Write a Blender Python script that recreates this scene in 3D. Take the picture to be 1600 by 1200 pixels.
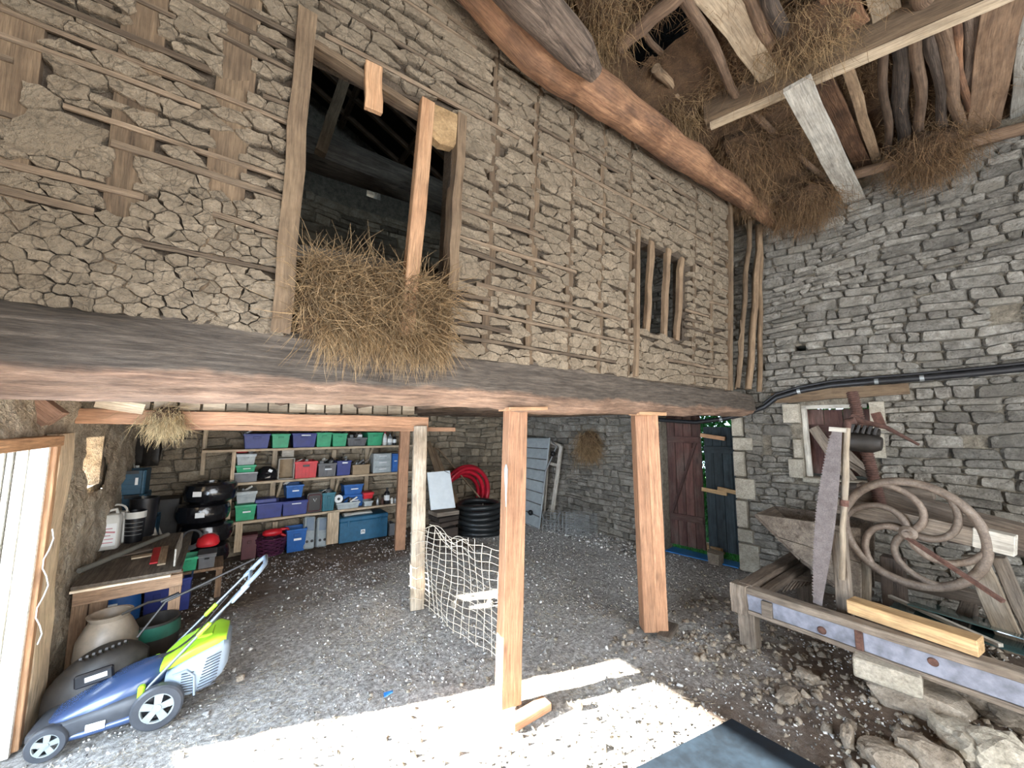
import bpy, math, random
import numpy as np
from mathutils import Vector, Matrix, noise

S = bpy.context.scene
for o in list(bpy.data.objects): bpy.data.objects.remove(o)
C = S.collection
random.seed(7); RNG = np.random.default_rng(11)

# ------------------------------------------------------------------ camera
F = 600.0; H = 1.7
YAW, PIT, ROL = [math.radians(a) for a in (53.46, 6.26, 0.235)]
_up = np.array([math.sin(ROL)*math.cos(PIT), math.cos(ROL)*math.cos(PIT), -math.sin(PIT)])
_fw = np.array([0, 0, -1.]); _fw -= _up*(_fw@_up); _fw /= np.linalg.norm(_fw)
_rt = np.cross(_fw, _up)
_xd = _fw*math.cos(YAW)+_rt*math.sin(YAW); _yd = np.cross(_up, _xd)
R = np.array([_xd, _yd, _up])
cam = bpy.data.cameras.new('camera'); co = bpy.data.objects.new('camera', cam); C.objects.link(co)
cam.sensor_width = 36; cam.lens = 36*F/1600; cam.clip_start = .02; cam.clip_end = 200
co.matrix_world = Matrix.Translation((0, 0, H)) @ Matrix(R.tolist()).to_4x4()
S.camera = co

# ------------------------------------------------------------------ light
S.view_settings.view_transform = 'Standard'; S.view_settings.look = 'None'
S.view_settings.gamma = 1; S.view_settings.use_curve_mapping = False
S.view_settings.exposure = 0.25
W = bpy.data.worlds.new('sky'); S.world = W; W.use_nodes = True
bg = W.node_tree.nodes['Background']; bg.inputs[0].default_value = (.62, .82, 1, 1); bg.inputs[1].default_value = 3.0
SUN_DIR = Vector((.945, -.327, -.405)).normalized()
sl = bpy.data.lights.new('sun', 'SUN'); sl.energy = 120; sl.angle = math.radians(.6); sl.color = (1, .93, .82)
so = bpy.data.objects.new('sun', sl); C.objects.link(so); so.rotation_euler = SUN_DIR.to_track_quat('-Z', 'Y').to_euler(); so.location = (-8, 5, 6)
def area(name, loc, d, sx, sy, e, col):
    l = bpy.data.lights.new(name, 'AREA'); l.shape = 'RECTANGLE'; l.size = sx; l.size_y = sy; l.energy = e; l.color = col
    o = bpy.data.objects.new(name, l); C.objects.link(o); o.location = loc
    o.rotation_euler = Vector(d).to_track_quat('-Z', 'Y').to_euler()
area('daylight_cart_entrance', (1.6, -2.85, 1.9), (0, 1, .12), 4.6, 3.4, 290, (1, .97, .94))
area('daylight_left_doorway', (-1.36, 1.7, .80), (1, .32, -.05), 2.7, 1.4, 215, (.66, .81, 1))
area('window_fill', (-2.3, 4.3, 2.5), (1, .12, -.75), 1.1, .8, 260, (.95, .97, 1))  # added fill lamp outside the left window, to brighten the lower back room

# ------------------------------------------------------------------ photo pixel -> point on a real plane
def ray(u, v): return R@np.array([(u-800)/F, -(v-600)/F, -1.])
O_ = np.array([0, 0, H])
def pz(u, v, z=0.): d = ray(u, v); return Vector(O_+d*((z-H)/d[2]))
def py(u, v, y): d = ray(u, v); return Vector(O_+d*(y/d[1]))
def px(u, v, x): d = ray(u, v); return Vector(O_+d*(x/d[0]))
def pp(u, v, p, n): d = ray(u, v); n = np.array(n); return Vector(O_+d*(((np.array(p)-O_)@n)/(d@n)))

# ------------------------------------------------------------------ materials
MATS = {}
def newmat(name):
    m = bpy.data.materials.new(name); m.use_nodes = True; nt = m.node_tree
    b = nt.nodes['Principled BSDF']; return m, nt, b
def N(nt, t, **k):
    n = nt.nodes.new(t)
    for a, v in k.items(): setattr(n, a, v)
    return n
def ramp(nt, fac, cols):
    r = N(nt, 'ShaderNodeValToRGB'); e = r.color_ramp.elements
    e[0].position, e[0].color = cols[0][0], (*cols[0][1], 1); e[1].position, e[1].color = cols[-1][0], (*cols[-1][1], 1)
    for p, c in cols[1:-1]:
        x = e.new(p); x.color = (*c, 1)
    nt.links.new(fac, r.inputs[0]); return r.outputs[0]
def gcv(nt, scale):
    a = N(nt, 'ShaderNodeAttribute', attribute_name='gc'); m = N(nt, 'ShaderNodeVectorMath', operation='MULTIPLY')
    nt.links.new(a.outputs['Vector'], m.inputs[0]); m.inputs[1].default_value = scale; return m.outputs[0]
def nz(nt, vec, scale, detail=4, rough=.6, dist=0):
    n = N(nt, 'ShaderNodeTexNoise'); n.inputs['Scale'].default_value = scale; n.inputs['Detail'].default_value = detail
    n.inputs['Roughness'].default_value = rough; n.inputs['Distortion'].default_value = dist
    nt.links.new(vec, n.inputs['Vector']); return n.outputs['Fac']
def mixc(nt, a, b, f, mode='MIX'):
    m = N(nt, 'ShaderNodeMix', data_type='RGBA', blend_type=mode)
    for s, v in ((m.inputs['A'], a), (m.inputs['B'], b), (m.inputs['Factor'], f)):
        if hasattr(v, 'is_linked'): nt.links.new(v, s)
        elif isinstance(v, tuple): s.default_value = (*v, 1)
        else: s.default_value = v
    return m.outputs['Result']
def tone(nt, col, lo=.55, hi=1.4):
    a = N(nt, 'ShaderNodeAttribute', attribute_name='tone'); r = N(nt, 'ShaderNodeMapRange')
    nt.links.new(a.outputs['Fac'], r.inputs['Value']); r.inputs['To Min'].default_value = lo; r.inputs['To Max'].default_value = hi
    v = N(nt, 'ShaderNodeVectorMath', operation='SCALE'); nt.links.new(col, v.inputs[0]); nt.links.new(r.outputs[0], v.inputs['Scale'])
    return v.outputs[0]
def bump(nt, b, h, s=.5, d=.01):
    n = N(nt, 'ShaderNodeBump'); n.inputs['Strength'].default_value = s; n.inputs['Distance'].default_value = d
    nt.links.new(h, n.inputs['Height']); nt.links.new(n.outputs[0], b.inputs['Normal'])
def wood(name, c1, c2, c3=None, g=28, blotch=.5, rough=.8, bs=.5, dist=.4, grime=.55):
    m, nt, b = newmat(name)
    v = gcv(nt, (1.6, g, g)); f = nz(nt, v, 1.0, 5, .65, dist)
    col = ramp(nt, f, [(.3, c1), (.68, c2)])
    if c3:
        v2 = gcv(nt, (3, 7, 7)); f2 = nz(nt, v2, 1.0, 3)
        fr = N(nt, 'ShaderNodeMapRange'); nt.links.new(f2, fr.inputs['Value']); fr.inputs['From Min'].default_value = .45; fr.inputs['From Max'].default_value = .7; fr.inputs['To Max'].default_value = blotch
        col = mixc(nt, col, c3, fr.outputs[0])
    ff = nz(nt, gcv(nt, (7, 110, 110)), 1.0, 3, .7); col = mixc(nt, col, ramp(nt, ff, [(.3, (.5,)*3), (.68, (1.3,)*3)]), .75, 'MULTIPLY')
    dd = nz(nt, gcv(nt, (4, 5, 5)), 1.0, 5, .7); col = mixc(nt, col, ramp(nt, dd, [(.35, (.55, .5, .46)), (.6, (1.1,)*3)]), grime, 'MULTIPLY')
    kn = N(nt, 'ShaderNodeTexVoronoi'); nt.links.new(gcv(nt, (2.6, 9, 9)), kn.inputs['Vector']); kn.inputs['Scale'].default_value = 1
    kr = N(nt, 'ShaderNodeMapRange'); nt.links.new(kn.outputs['Distance'], kr.inputs['Value']); kr.inputs['From Min'].default_value = .05; kr.inputs['From Max'].default_value = .17; kr.inputs['To Min'].default_value = .7; kr.inputs['To Max'].default_value = 0
    col = mixc(nt, col, tuple(x*.35 for x in c1), kr.outputs[0])
    nt.links.new(tone(nt, col), b.inputs['Base Color']); b.inputs['Roughness'].default_value = rough
    bump(nt, b, mth0(nt, f, ff), bs, .008); MATS[name] = m; return m
def mth0(nt, a, b_):
    n = N(nt, 'ShaderNodeMath', operation='ADD'); nt.links.new(a, n.inputs[0]); nt.links.new(b_, n.inputs[1]); return n.outputs[0]
def rock(name, cols, scale=9, bs=.8, bd=.012, lo=.6, hi=1.35, fine=60, mossy=None, rough=.95, crack=0):
    m, nt, b = newmat(name); v = gcv(nt, (1, 1, 1))
    f = nz(nt, v, scale, 6, .65); col = ramp(nt, f, cols)
    f2 = nz(nt, v, fine, 4, .7); col = mixc(nt, col, ramp(nt, f2, [(.3, (.45,)*3), (.7, (1.35,)*3)]), .6, 'MULTIPLY')
    if crack:
        vo = N(nt, 'ShaderNodeTexVoronoi', feature='DISTANCE_TO_EDGE'); vo.inputs['Scale'].default_value = crack
        wp = N(nt, 'ShaderNodeVectorMath', operation='ADD'); wn_ = N(nt, 'ShaderNodeTexNoise'); wn_.inputs['Scale'].default_value = 14; nt.links.new(v, wn_.inputs['Vector'])
        ws = N(nt, 'ShaderNodeVectorMath', operation='SCALE'); nt.links.new(wn_.outputs['Color'], ws.inputs[0]); ws.inputs['Scale'].default_value = .05; nt.links.new(v, wp.inputs[0]); nt.links.new(ws.outputs[0], wp.inputs[1]); nt.links.new(wp.outputs[0], vo.inputs['Vector'])
        cr_ = ramp(nt, vo.outputs['Distance'], [(.0, (.35,)*3), (.035, (1.,)*3)]); col = mixc(nt, col, cr_, .8, 'MULTIPLY')
    if mossy: f3 = nz(nt, v, 1.3, 3); fr = N(nt, 'ShaderNodeMapRange'); nt.links.new(f3, fr.inputs['Value']); fr.inputs['From Min'].default_value = .5; fr.inputs['From Max'].default_value = .68; fr.inputs['To Max'].default_value = .75; col = mixc(nt, col, mossy, fr.outputs[0])
    nt.links.new(tone(nt, col, lo, hi), b.inputs['Base Color']); b.inputs['Roughness'].default_value = rough
    a = N(nt, 'ShaderNodeMath', operation='ADD'); nt.links.new(f, a.inputs[0]); nt.links.new(f2, a.inputs[1])
    bump(nt, b, a.outputs[0], bs, bd); MATS[name] = m; return m
def plain(name, c, rough=.5, metal=0, dirt=.25, spec=.5, alpha=1, trans=0, bs=.1, lo=.8, hi=1.2):
    m, nt, b = newmat(name); v = gcv(nt, (1, 1, 1)); f = nz(nt, v, 14, 4)
    d = ramp(nt, f, [(.35, tuple(x*(1-dirt) for x in c)), (.65, c)])
    nt.links.new(tone(nt, d, lo, hi), b.inputs['Base Color']); b.inputs['Roughness'].default_value = rough; b.inputs['Metallic'].default_value = metal
    b.inputs['Specular IOR Level'].default_value = spec; b.inputs['Transmission Weight'].default_value = trans; b.inputs['Alpha'].default_value = alpha
    if bs: bump(nt, b, f, bs, .004)
    MATS[name] = m; return m

wood('fresh_wood', (.34, .18, .09), (.52, .31, .17), (.38, .18, .085), 40, .4, .7, .4, grime=.4)
wood('post_wood', (.28, .14, .072), (.44, .24, .135), (.32, .15, .078), 34, .4, .7, .35, grime=.4)
wood('pale_wood', (.36, .27, .175), (.54, .43, .30), None, 36, 0, .75, .35, grime=.5)
wood('lath_wood', (.11, .075, .048), (.26, .19, .125), (.08, .055, .036), 80, .5, .9, .8)
wood('stud_wood', (.15, .098, .058), (.29, .20, .12), (.14, .09, .055), 25, .5, .9, .6)
wood('beam_grey', (.085, .062, .045), (.19, .15, .115), (.05, .038, .03), 30, .6, .9, .9, .8)
wood('beam_warm', (.24, .125, .08), (.50, .31, .215), (.13, .075, .05), 30, .55, .85, .9, .9)
wood('peeled_log', (.17, .08, .042), (.37, .20, .105), (.10, .055, .035), 26, .85, .85, 1, 1.4, grime=.95)
wood('bark', (.03, .02, .014), (.24, .175, .13), (.04, .026, .018), 34, .4, .95, 1.5, 1.2)
wood('old_pole', (.13, .08, .05), (.27, .175, .11), (.08, .05, .03), 40, .6, .9, .8, .6)
wood('weathered', (.115, .09, .068), (.28, .23, .18), (.08, .06, .045), 34, .5, .9, .8, .4)
wood('oak_block', (.36, .225, .10), (.52, .35, .18), None, 36, 0, .7, .3)
wood('dark_wood', (.025, .018, .013), (.085, .06, .045), None, 20, 0, .9, .8)
wood('red_door', (.06, .024, .02), (.135, .065, .052), (.14, .115, .095), 26, .5, .85, .6)
wood('black_door', (.012, .02, .024), (.035, .05, .058), (.05, .07, .08), 26, .5, .8, .6)
wood('grey_post', (.27, .20, .135), (.45, .37, .27), (.50, .44, .36), 22, .6, .85, .6)
wood('plywood', (.62, .48, .33), (.85, .74, .58), (.5, .33, .2), 10, .3, .8, .15)
wood('grey_plank', (.30, .28, .24), (.47, .44, .38), None, 40, 0, .9, .4)
wood('bench_wood', (.22, .13, .075), (.40, .26, .16), (.15, .10, .07), 24, .6, .85, .5)
rock('daub', [(.3, (.175, .130, .085)), (.7, (.36, .285, .198))], 9, 1, .02, .65, 1.22, 60, (.22, .172, .117), crack=13)
rock('mud_backing', [(.3, (.06, .042, .028)), (.7, (.15, .11, .075))], 9, 1, .02)
rock('stone', [(.25, (.12, .105, .088)), (.5, (.265, .242, .205)), (.75, (.45, .42, .37))], 9, 1, .03, .55, 1.35, 50, (.24, .215, .175))
rock('stone_dark', [(.25, (.15, .115, .08)), (.5, (.31, .25, .175)), (.75, (.47, .40, .30))], 7, .9, .015, .5, 1.4, 55)
rock('mortar', [(.3, (.14, .115, .085)), (.7, (.34, .295, .225))], 16, 1, .02)
rock('straw_gold', [(.3, (.42, .29, .14)), (.7, (.68, .52, .29))], 9, .3, .005, .5, 1.3)
rock('quoin', [(.3, (.27, .24, .185)), (.7, (.47, .42, .34))], 8, .9, .01, .75, 1.2)
rock('plaster', [(.3, (.34, .25, .165)), (.5, (.60, .49, .355)), (.75, (.78, .70, .57))], 7, 1, .06, .6, 1.4, 35)
rock('limewash', [(.3, (.62, .56, .46)), (.7, (.86, .83, .76))], 6, .5, .01)
rock('rubble_stone', [(.3, (.18, .14, .10)), (.7, (.40, .34, .27))], 9, .9, .012)
rock('chip', [(.3, (.24, .22, .20)), (.7, (.60, .59, .57))], 9, .5, .01, .35, 1.9)
rock('hay', [(.3, (.19, .115, .052)), (.7, (.40, .27, .14))], 9, .3, .005, .45, 1.5)
rock('hay_brown', [(.3, (.13, .072, .034)), (.7, (.29, .18, .09))], 9, .3, .005, .45, 1.6)
rock('hay_dark', [(.3, (.085, .045, .022)), (.7, (.22, .125, .06))], 12, 1, .03, .6, 1.3, 90)
rock('straw', [(.3, (.46, .37, .24)), (.7, (.74, .64, .46))], 9, .3, .005, .4, 1.3)
rock('roof_dark', [(.3, (.012, .011, .01)), (.7, (.03, .027, .024))], 6, .5, .01)
rock('rust', [(.3, (.06, .028, .02)), (.7, (.15, .075, .055))], 20, .7, .006)
rock('iron', [(.3, (.095, .066, .048)), (.6, (.19, .145, .11)), (.8, (.28, .24, .205))], 16, .5, .004, .8, 1.2, 90, rough=.6)
rock('saw_steel', [(.3, (.095, .075, .07)), (.7, (.18, .15, .145))], 16, .4, .003, .8, 1.2, 120, rough=.6)
plain('blue_tub', (.025, .04, .21), .45); plain('bright_blue', (.01, .11, .38), .45); plain('green_tub', (.03, .36, .17), .45)
plain('grey_tub', (.13, .13, .135), .5); plain('red_plastic', (.62, .02, .03), .4); plain('clear_plastic', (.55, .60, .60), .25, alpha=.75)
plain('black_plastic', (.012, .012, .014), .35); plain('black_film', (.01, .01, .012), .16, bs=1, spec=.8)
plain('white_plastic', (.72, .70, .64), .45, dirt=.12); plain('label_white', (.82, .82, .8), .6, dirt=.05)
plain('teal_plastic', (.03, .17, .22), .45); plain('crate_blue', (.012, .075, .13), .45); plain('trunk_blue', (.02, .12, .22), .5)
plain('dark_red', (.10, .02, .025), .5); plain('purple_wicker', (.075, .02, .05), .3); plain('cardboard', (.36, .26, .16), .9)
plain('hose_red', (.5, .012, .03), .35); plain('hose_black', (.015, .017, .018), .4); plain('panel_white', (.68, .72, .73), .5, dirt=.08)
plain('bed_grey', (.36, .40, .41), .55, dirt=.2); plain('metal_grey', (.35, .36, .36), .4, .6); plain('wire', (.30, .31, .30), .5, .5)
plain('twine', (.70, .62, .50), .9, dirt=.3); plain('mower_blue', (.035, .065, .15), .22, spec=.8, dirt=.05, bs=0); plain('mower_dark', (.05, .055, .065), .4, bs=0)
plain('mower_grey', (.25, .31, .38), .4, dirt=.08, bs=0); plain('lime', (.33, .58, .03), .35, dirt=.05, bs=0); plain('handle_tube', (.14, .17, .20), .3, .5, bs=0)
plain('ceramic', (.27, .215, .16), .45, dirt=.3); plain('old_black', (.03, .024, .019), .55, dirt=.5, bs=.5); plain('enamel_green', (.02, .12, .08), .35)
plain('glass', (.05, .10, .10), .05, spec=1, dirt=.1, bs=0); plain('slab_blue', (.010, .018, .028), .5, dirt=.5, bs=.15, lo=.9, hi=1.1)
plain('pipe_black', (.018, .018, .02), .4); plain('grey_metal_pipe', (.20, .19, .16), .6); plain('cyan_paint', (.0, .45, .48), .6)
plain('leaf', (.05, .30, .05), .6, lo=.5, hi=1.6); plain('grass', (.08, .25, .06), .9); plain('blue_film', (.03, .2, .55), .4)
plain('pink_print', (.65, .25, .27), .6); plain('rim_silver', (.36, .40, .40), .35, .3, bs=0); plain('zinc', (.40, .42, .42), .45, .5)

# ------------------------------------------------------------------ mesh builder
def V3(*a): return Vector(a)
class MB:
    def __init__(s): s.v = []; s.f = []; s.g = []; s.t = []
    def add(s, vs, fs, gs=None, t=.5):
        b = len(s.v); s.v += [tuple(x) for x in vs]; s.f += [tuple(i+b for i in f) for f in fs]
        s.g += [tuple(x) for x in (gs if gs is not None else vs)]
        s.t += (list(t) if isinstance(t, (list, tuple)) else [t]*len(vs)); return s
    def plank(s, p0, p1, w, h, up=(0, 0, 1), t=None, seg=1, wob=0., taper=1.):
        p0, p1 = Vector(p0), Vector(p1); d = p1-p0; L = d.length; d.normalize(); up = Vector(up)
        sd = d.cross(up)
        if sd.length < 1e-3: sd = d.cross(Vector((0, 1, 0)))
        sd.normalize(); up = sd.cross(d).normalized(); off = random.random()*50
        t = random.random() if t is None else t; vs = []; gs = []; fs = []
        for i in range(seg+1):
            k = i/seg; q = p0+d*L*k; tp = 1+(taper-1)*k
            if wob and 0 < i < seg: q = q+sd*random.uniform(-wob, wob)+up*random.uniform(-wob, wob)
            for a, b in ((-1, -1), (1, -1), (1, 1), (-1, 1)):
                x = a*w/2*tp; y = b*h/2*tp
                if wob: x += random.uniform(-wob, wob)*.5; y += random.uniform(-wob, wob)*.5
                vs.append(q+sd*x+up*y); gs.append((L*k+off, x+off, y+off*.7))
        for i in range(seg):
            o = i*4
            for j in range(4): fs.append((o+j, o+(j+1) % 4, o+4+(j+1) % 4, o+4+j))
        fs.append((3, 2, 1, 0)); o = seg*4; fs.append((o, o+1, o+2, o+3))
        return s.add(vs, fs, gs, t)
    def box(s, c, sz, rz=0., t=None, rot=None):
        c = Vector(c); m = rot or Matrix.Rotation(rz, 3, 'Z'); t = random.random()*.4+.3 if t is None else t; off = random.random()*50
        vs = [m@Vector((a*sz[0]/2, b*sz[1]/2, e*sz[2]/2))+c for e in (-1, 1) for a, b in ((-1, -1), (1, -1), (1, 1), (-1, 1))]
        ax = max(range(3), key=lambda i: sz[i]); gs = []
        for e in (-1, 1):
            for a, b in ((-1, -1), (1, -1), (1, 1), (-1, 1)):
                l = [a*sz[0]/2, b*sz[1]/2, e*sz[2]/2]; gs.append((l[ax]+off, l[(ax+1) % 3]+off, l[(ax+2) % 3]))
        return s.add(vs, [(3, 2, 1, 0), (4, 5, 6, 7), (0, 1, 5, 4), (1, 2, 6, 5), (2, 3, 7, 6), (3, 0, 4, 7)], gs, t)
    def tube(s, pts, r, n=6, closed=False, wob=0., t=None, flat=1., cap=True, ref=None):
        pts = [Vector(p) for p in pts]; m = len(pts); rr = r if isinstance(r, (list, tuple)) else [r]*m
        t = random.random() if t is None else t; off = random.random()*50; vs = []; gs = []; fs = []; L = 0; up = None
        for i, p in enumerate(pts):
            a = pts[(i-1) % m] if (closed or i > 0) else p; b = pts[(i+1) % m] if (closed or i < m-1) else p
            d = (b-a).normalized()
            if up is None:
                up = Vector(ref) if ref else (Vector((0, 0, 1)) if abs(d.z) < .9 else Vector((0, 1, 0)))
            sd = d.cross(up)
            if sd.length < 1e-4: sd = d.cross(Vector((1, .1, 0)))
            sd.normalize(); up = sd.cross(d).normalized()
            if i: L += (p-pts[i-1]).length
            for j in range(n):
                an = 2*math.pi*j/n; q = rr[i]
                if wob: q *= 1+wob*noise.noise(Vector((L*3+off, math.cos(an)*1.3+off, math.sin(an)*1.3)))*2
                x, y = math.cos(an)*q, math.sin(an)*q*flat
                vs.append(p+sd*x+up*y); gs.append((L+off, x+off, y+off*.6))
        for i in range(m if closed else m-1):
            o, o2 = i*n, ((i+1) % m)*n
            for j in range(n): fs.append((o+j, o+(j+1) % n, o2+(j+1) % n, o2+j))
        if not closed and cap: fs.append(tuple(range(n-1, -1, -1))); fs.append(tuple((m-1)*n+j for j in range(n)))
        return s.add(vs, fs, gs, t)
    def lathe(s, prof, c, n=20, axis=(0, 0, 1), t=.5, cap=(True, True)):
        q = Vector((0, 0, 1)).rotation_difference(Vector(axis).normalized()).to_matrix(); c = Vector(c); vs = []; fs = []
        for r, z in prof:
            for j in range(n): vs.append(q@Vector((r*math.cos(2*math.pi*j/n), r*math.sin(2*math.pi*j/n), z))+c)
        for i in range(len(prof)-1):
            for j in range(n): fs.append((i*n+j, i*n+(j+1) % n, (i+1)*n+(j+1) % n, (i+1)*n+j))
        if cap[0]: fs.append(tuple(range(n-1, -1, -1)))
        if cap[1]: fs.append(tuple((len(prof)-1)*n+j for j in range(n)))
        return s.add(vs, fs, None, t)
    def prism(s, poly, U, Vv, O, h, t=.5):      # 2D polygon in the frame O,U,Vv pushed out by h along U x V
        U, Vv, O = Vector(U), Vector(Vv), Vector(O); n = U.cross(Vv).normalized(); k = len(poly); off = random.random()*20
        a = [O+U*x+Vv*y for x, y in poly]; b = [q+n*h for q in a]
        g = [(x+off, y+off, 0) for x, y in poly]+[(x+off, y+off, h) for x, y in poly]
        return s.add(a+b, [tuple(range(k-1, -1, -1)), tuple(range(k, 2*k))]+[(i, (i+1) % k, k+(i+1) % k, k+i) for i in range(k)], g, t)
    def lump(s, poly, fr, back, d, inset=.84, bev=.5, rough=.004, t=None):
        O, U, Vv, Nn = fr; k = len(poly); cx = sum(p[0] for p in poly)/k; cy = sum(p[1] for p in poly)/k; off = random.random()*20
        t = random.random() if t is None else t; vs = []; gs = []
        for sc, dep, jt in ((1.0, back, 0), (1.0, back+(d-back)*bev, rough), (inset, d, rough)):
            for x, y in poly:
                X = cx+(x-cx)*sc; Y = cy+(y-cy)*sc; D = dep+random.uniform(-jt, jt)
                vs.append(O+U*X+Vv*Y+Nn*D); gs.append((X+off, Y+off, D))
        vs.append(O+U*cx+Vv*cy+Nn*(d+random.uniform(-rough, rough*2))); gs.append((cx+off, cy+off, d))
        fs = []
        for r in (0, 1):
            for i in range(k): j = (i+1) % k; fs.append((r*k+i, r*k+j, (r+1)*k+j, (r+1)*k+i))
        for i in range(k): fs.append((2*k+i, 2*k+(i+1) % k, 3*k))
        return s.add(vs, fs, gs, t)
    def loft(s, rings, t=.5, cap=True):
        n = len(rings[0]); vs = [p for r in rings for p in r]; fs = []
        for i in range(len(rings)-1):
            for j in range(n): fs.append((i*n+j, i*n+(j+1) % n, (i+1)*n+(j+1) % n, (i+1)*n+j))
        if cap: fs.append(tuple(range(n-1, -1, -1))); fs.append(tuple((len(rings)-1)*n+j for j in range(n)))
        return s.add(vs, fs, None, t)

def setp(o, label=None, cat=None, group=None, kind=None):
    if label: o['label'] = label
    if cat: o['category'] = cat
    if group: o['group'] = group
    if kind: o['kind'] = kind
    return o
def finish(name, me, mat, parent, base, smooth, bevel, **k):
    me.materials.append(MATS[mat]); o = bpy.data.objects.new(name, me); C.objects.link(o)
    if parent is not None: o.parent = parent; o.location = base-WL[parent.name]
    else: o.location = base
    WL[o.name] = base.copy()
    if smooth: me.polygons.foreach_set('use_smooth', [True]*len(me.polygons)); me.set_sharp_from_angle(angle=math.radians(smooth))
    if bevel: b = o.modifiers.new('b', 'BEVEL'); b.width = bevel; b.segments = 1; b.limit_method = 'ANGLE'
    return setp(o, **k)
WL = {}
def obj(name, mb, mat, parent=None, smooth=0, bevel=0, **k):
    a = np.array(mb.v); lo, hi = a.min(0), a.max(0); base = Vector(((lo[0]+hi[0])/2, (lo[1]+hi[1])/2, lo[2]))
    me = bpy.data.meshes.new(name); me.from_pydata([tuple(x) for x in (a-np.array(base))], [], mb.f)
    g = me.attributes.new('gc', 'FLOAT_VECTOR', 'POINT'); g.data.foreach_set('vector', np.array(mb.g, dtype=float).ravel())
    t = me.attributes.new('tone', 'FLOAT', 'POINT'); t.data.foreach_set('value', mb.t)
    me.update(); return finish(name, me, mat, parent, base, smooth, bevel, **k)
def root(name, loc, label, cat, group=None):
    o = bpy.data.objects.new(name, None); C.objects.link(o); o.location = loc; o.empty_display_size = .1
    WL[o.name] = Vector(loc); return setp(o, label, cat, group)
def sroot(name, loc=(0, 0, 0)):
    o = bpy.data.objects.new(name, None); C.objects.link(o); o.location = loc; WL[o.name] = Vector(loc); o['kind'] = 'structure'; return o

def strands(name, P, D, L, w, mat, parent=None, curl=.35, droop=.3, **k):   # many thin bent stalks in one mesh
    n = len(P); D = D/np.linalg.norm(D, axis=1)[:, None]; L = np.broadcast_to(L, (n,)); nseg = 3
    pts = [P]; d = D.copy()
    for i in range(nseg):
        d = d+RNG.normal(0, curl, (n, 3))*.6; d[:, 2] -= droop*.5; d /= np.linalg.norm(d, axis=1)[:, None]
        pts.append(pts[-1]+d*(L/nseg)[:, None])
    s = np.cross(D, RNG.normal(0, 1, (n, 3))); s /= np.linalg.norm(s, axis=1)[:, None]; s2 = np.cross(D, s)
    vs = []; ws = (w, w, w*.8, w*.3)
    for i, p in enumerate(pts):
        for a in (0, 2.09, 4.19): vs.append(p+(s*math.cos(a)+s2*math.sin(a))*ws[i])
    A = np.stack(vs, 1).reshape(-1, 3); nv = 3*(nseg+1); fs = []
    for i in range(nseg):
        for j in range(3): fs.append([i*3+j, i*3+(j+1) % 3, (i+1)*3+(j+1) % 3, (i+1)*3+j])
    Fq = (np.array(fs)[None]+(np.arange(n)*nv)[:, None, None]).reshape(-1, 4)
    return bulk(name, A, Fq, np.repeat(RNG.random(n), nv), mat, parent, **k)
def bulk(name, A, Fq, tn, mat, parent=None, smooth=0, **k):
    lo, hi = A.min(0), A.max(0); base = Vector(((lo[0]+hi[0])/2, (lo[1]+hi[1])/2, lo[2]))
    me = bpy.data.meshes.new(name); me.vertices.add(len(A)); me.vertices.foreach_set('co', (A-np.array(base)).astype(np.float32).ravel())
    m = len(Fq); q = Fq.shape[1]; me.loops.add(m*q); me.loops.foreach_set('vertex_index', Fq.astype(np.int32).ravel())
    me.polygons.add(m); me.polygons.foreach_set('loop_start', np.arange(m, dtype=np.int32)*q)
    me.update(calc_edges=True)
    g = me.attributes.new('gc', 'FLOAT_VECTOR', 'POINT'); g.data.foreach_set('vector', A.astype(np.float32).ravel())
    t = me.attributes.new('tone', 'FLOAT', 'POINT'); t.data.foreach_set('value', np.asarray(tn, dtype=np.float32))
    return finish(name, me, mat, parent, base, smooth, 0, **k)
def chips(name, P, sz, mat, flat=.45, **k):           # many small angular chips in one mesh
    n = len(P); c = np.array([(a, b, e) for e in (-1, 1) for a, b in ((-1, -1), (1, -1), (1, 1), (-1, 1))], float)
    q = RNG.normal(0, 1, (n, 4)); q[:, :1] += 1.5; q /= np.linalg.norm(q, axis=1)[:, None]
    sc = sz[:, None]*np.stack([RNG.uniform(.6, 1.3, n), RNG.uniform(.4, .9, n), RNG.uniform(.2, .6, n)*flat/.45], 1)
    v = c[None]*sc[:, None]*RNG.uniform(.6, 1.1, (n, 8, 3))
    w, u = q[:, 0][:, None, None], q[:, 1:][:, None]; tt = 2*np.cross(np.broadcast_to(u, v.shape), v); v = v+w*tt+np.cross(np.broadcast_to(u, v.shape), tt)
    A = (v+P[:, None]).reshape(-1, 3); fs = np.array([(3, 2, 1, 0), (4, 5, 6, 7), (0, 1, 5, 4), (1, 2, 6, 5), (2, 3, 7, 6), (3, 0, 4, 7)])
    return bulk(name, A, (fs[None]+(np.arange(n)*8)[:, None, None]).reshape(-1, 4), np.repeat(RNG.random(n), 8), mat, **k)

# ------------------------------------------------------------------ walls
XL = -.82; YB = 6.45; YW = 1.93; ZC = 4.42
RP = Vector((5.08, 2.236, 0)); RD = Vector((-.1344, .9909, 0)); RN = Vector((-.9909, -.1344, 0))    # right wall: point, run, inward normal
def rw(u, v): p = pp(u, v, RP, RN); return ((p-RP).dot(RD), p.z)
WN = Vector((-.014, -1, -.055)).normalized()    # wattle wall faces the room and leans in a little
WO = Vector((0, YW, 2.1)); WU = Vector((1, -.014, 0)).normalized(); WV = WU.cross(WN)*-1
if WV.z < 0: WV = -WV
def ww(u, v): p = pp(u, v, WO, WN)-WO; return (p.dot(WU), p.dot(WV))

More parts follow.
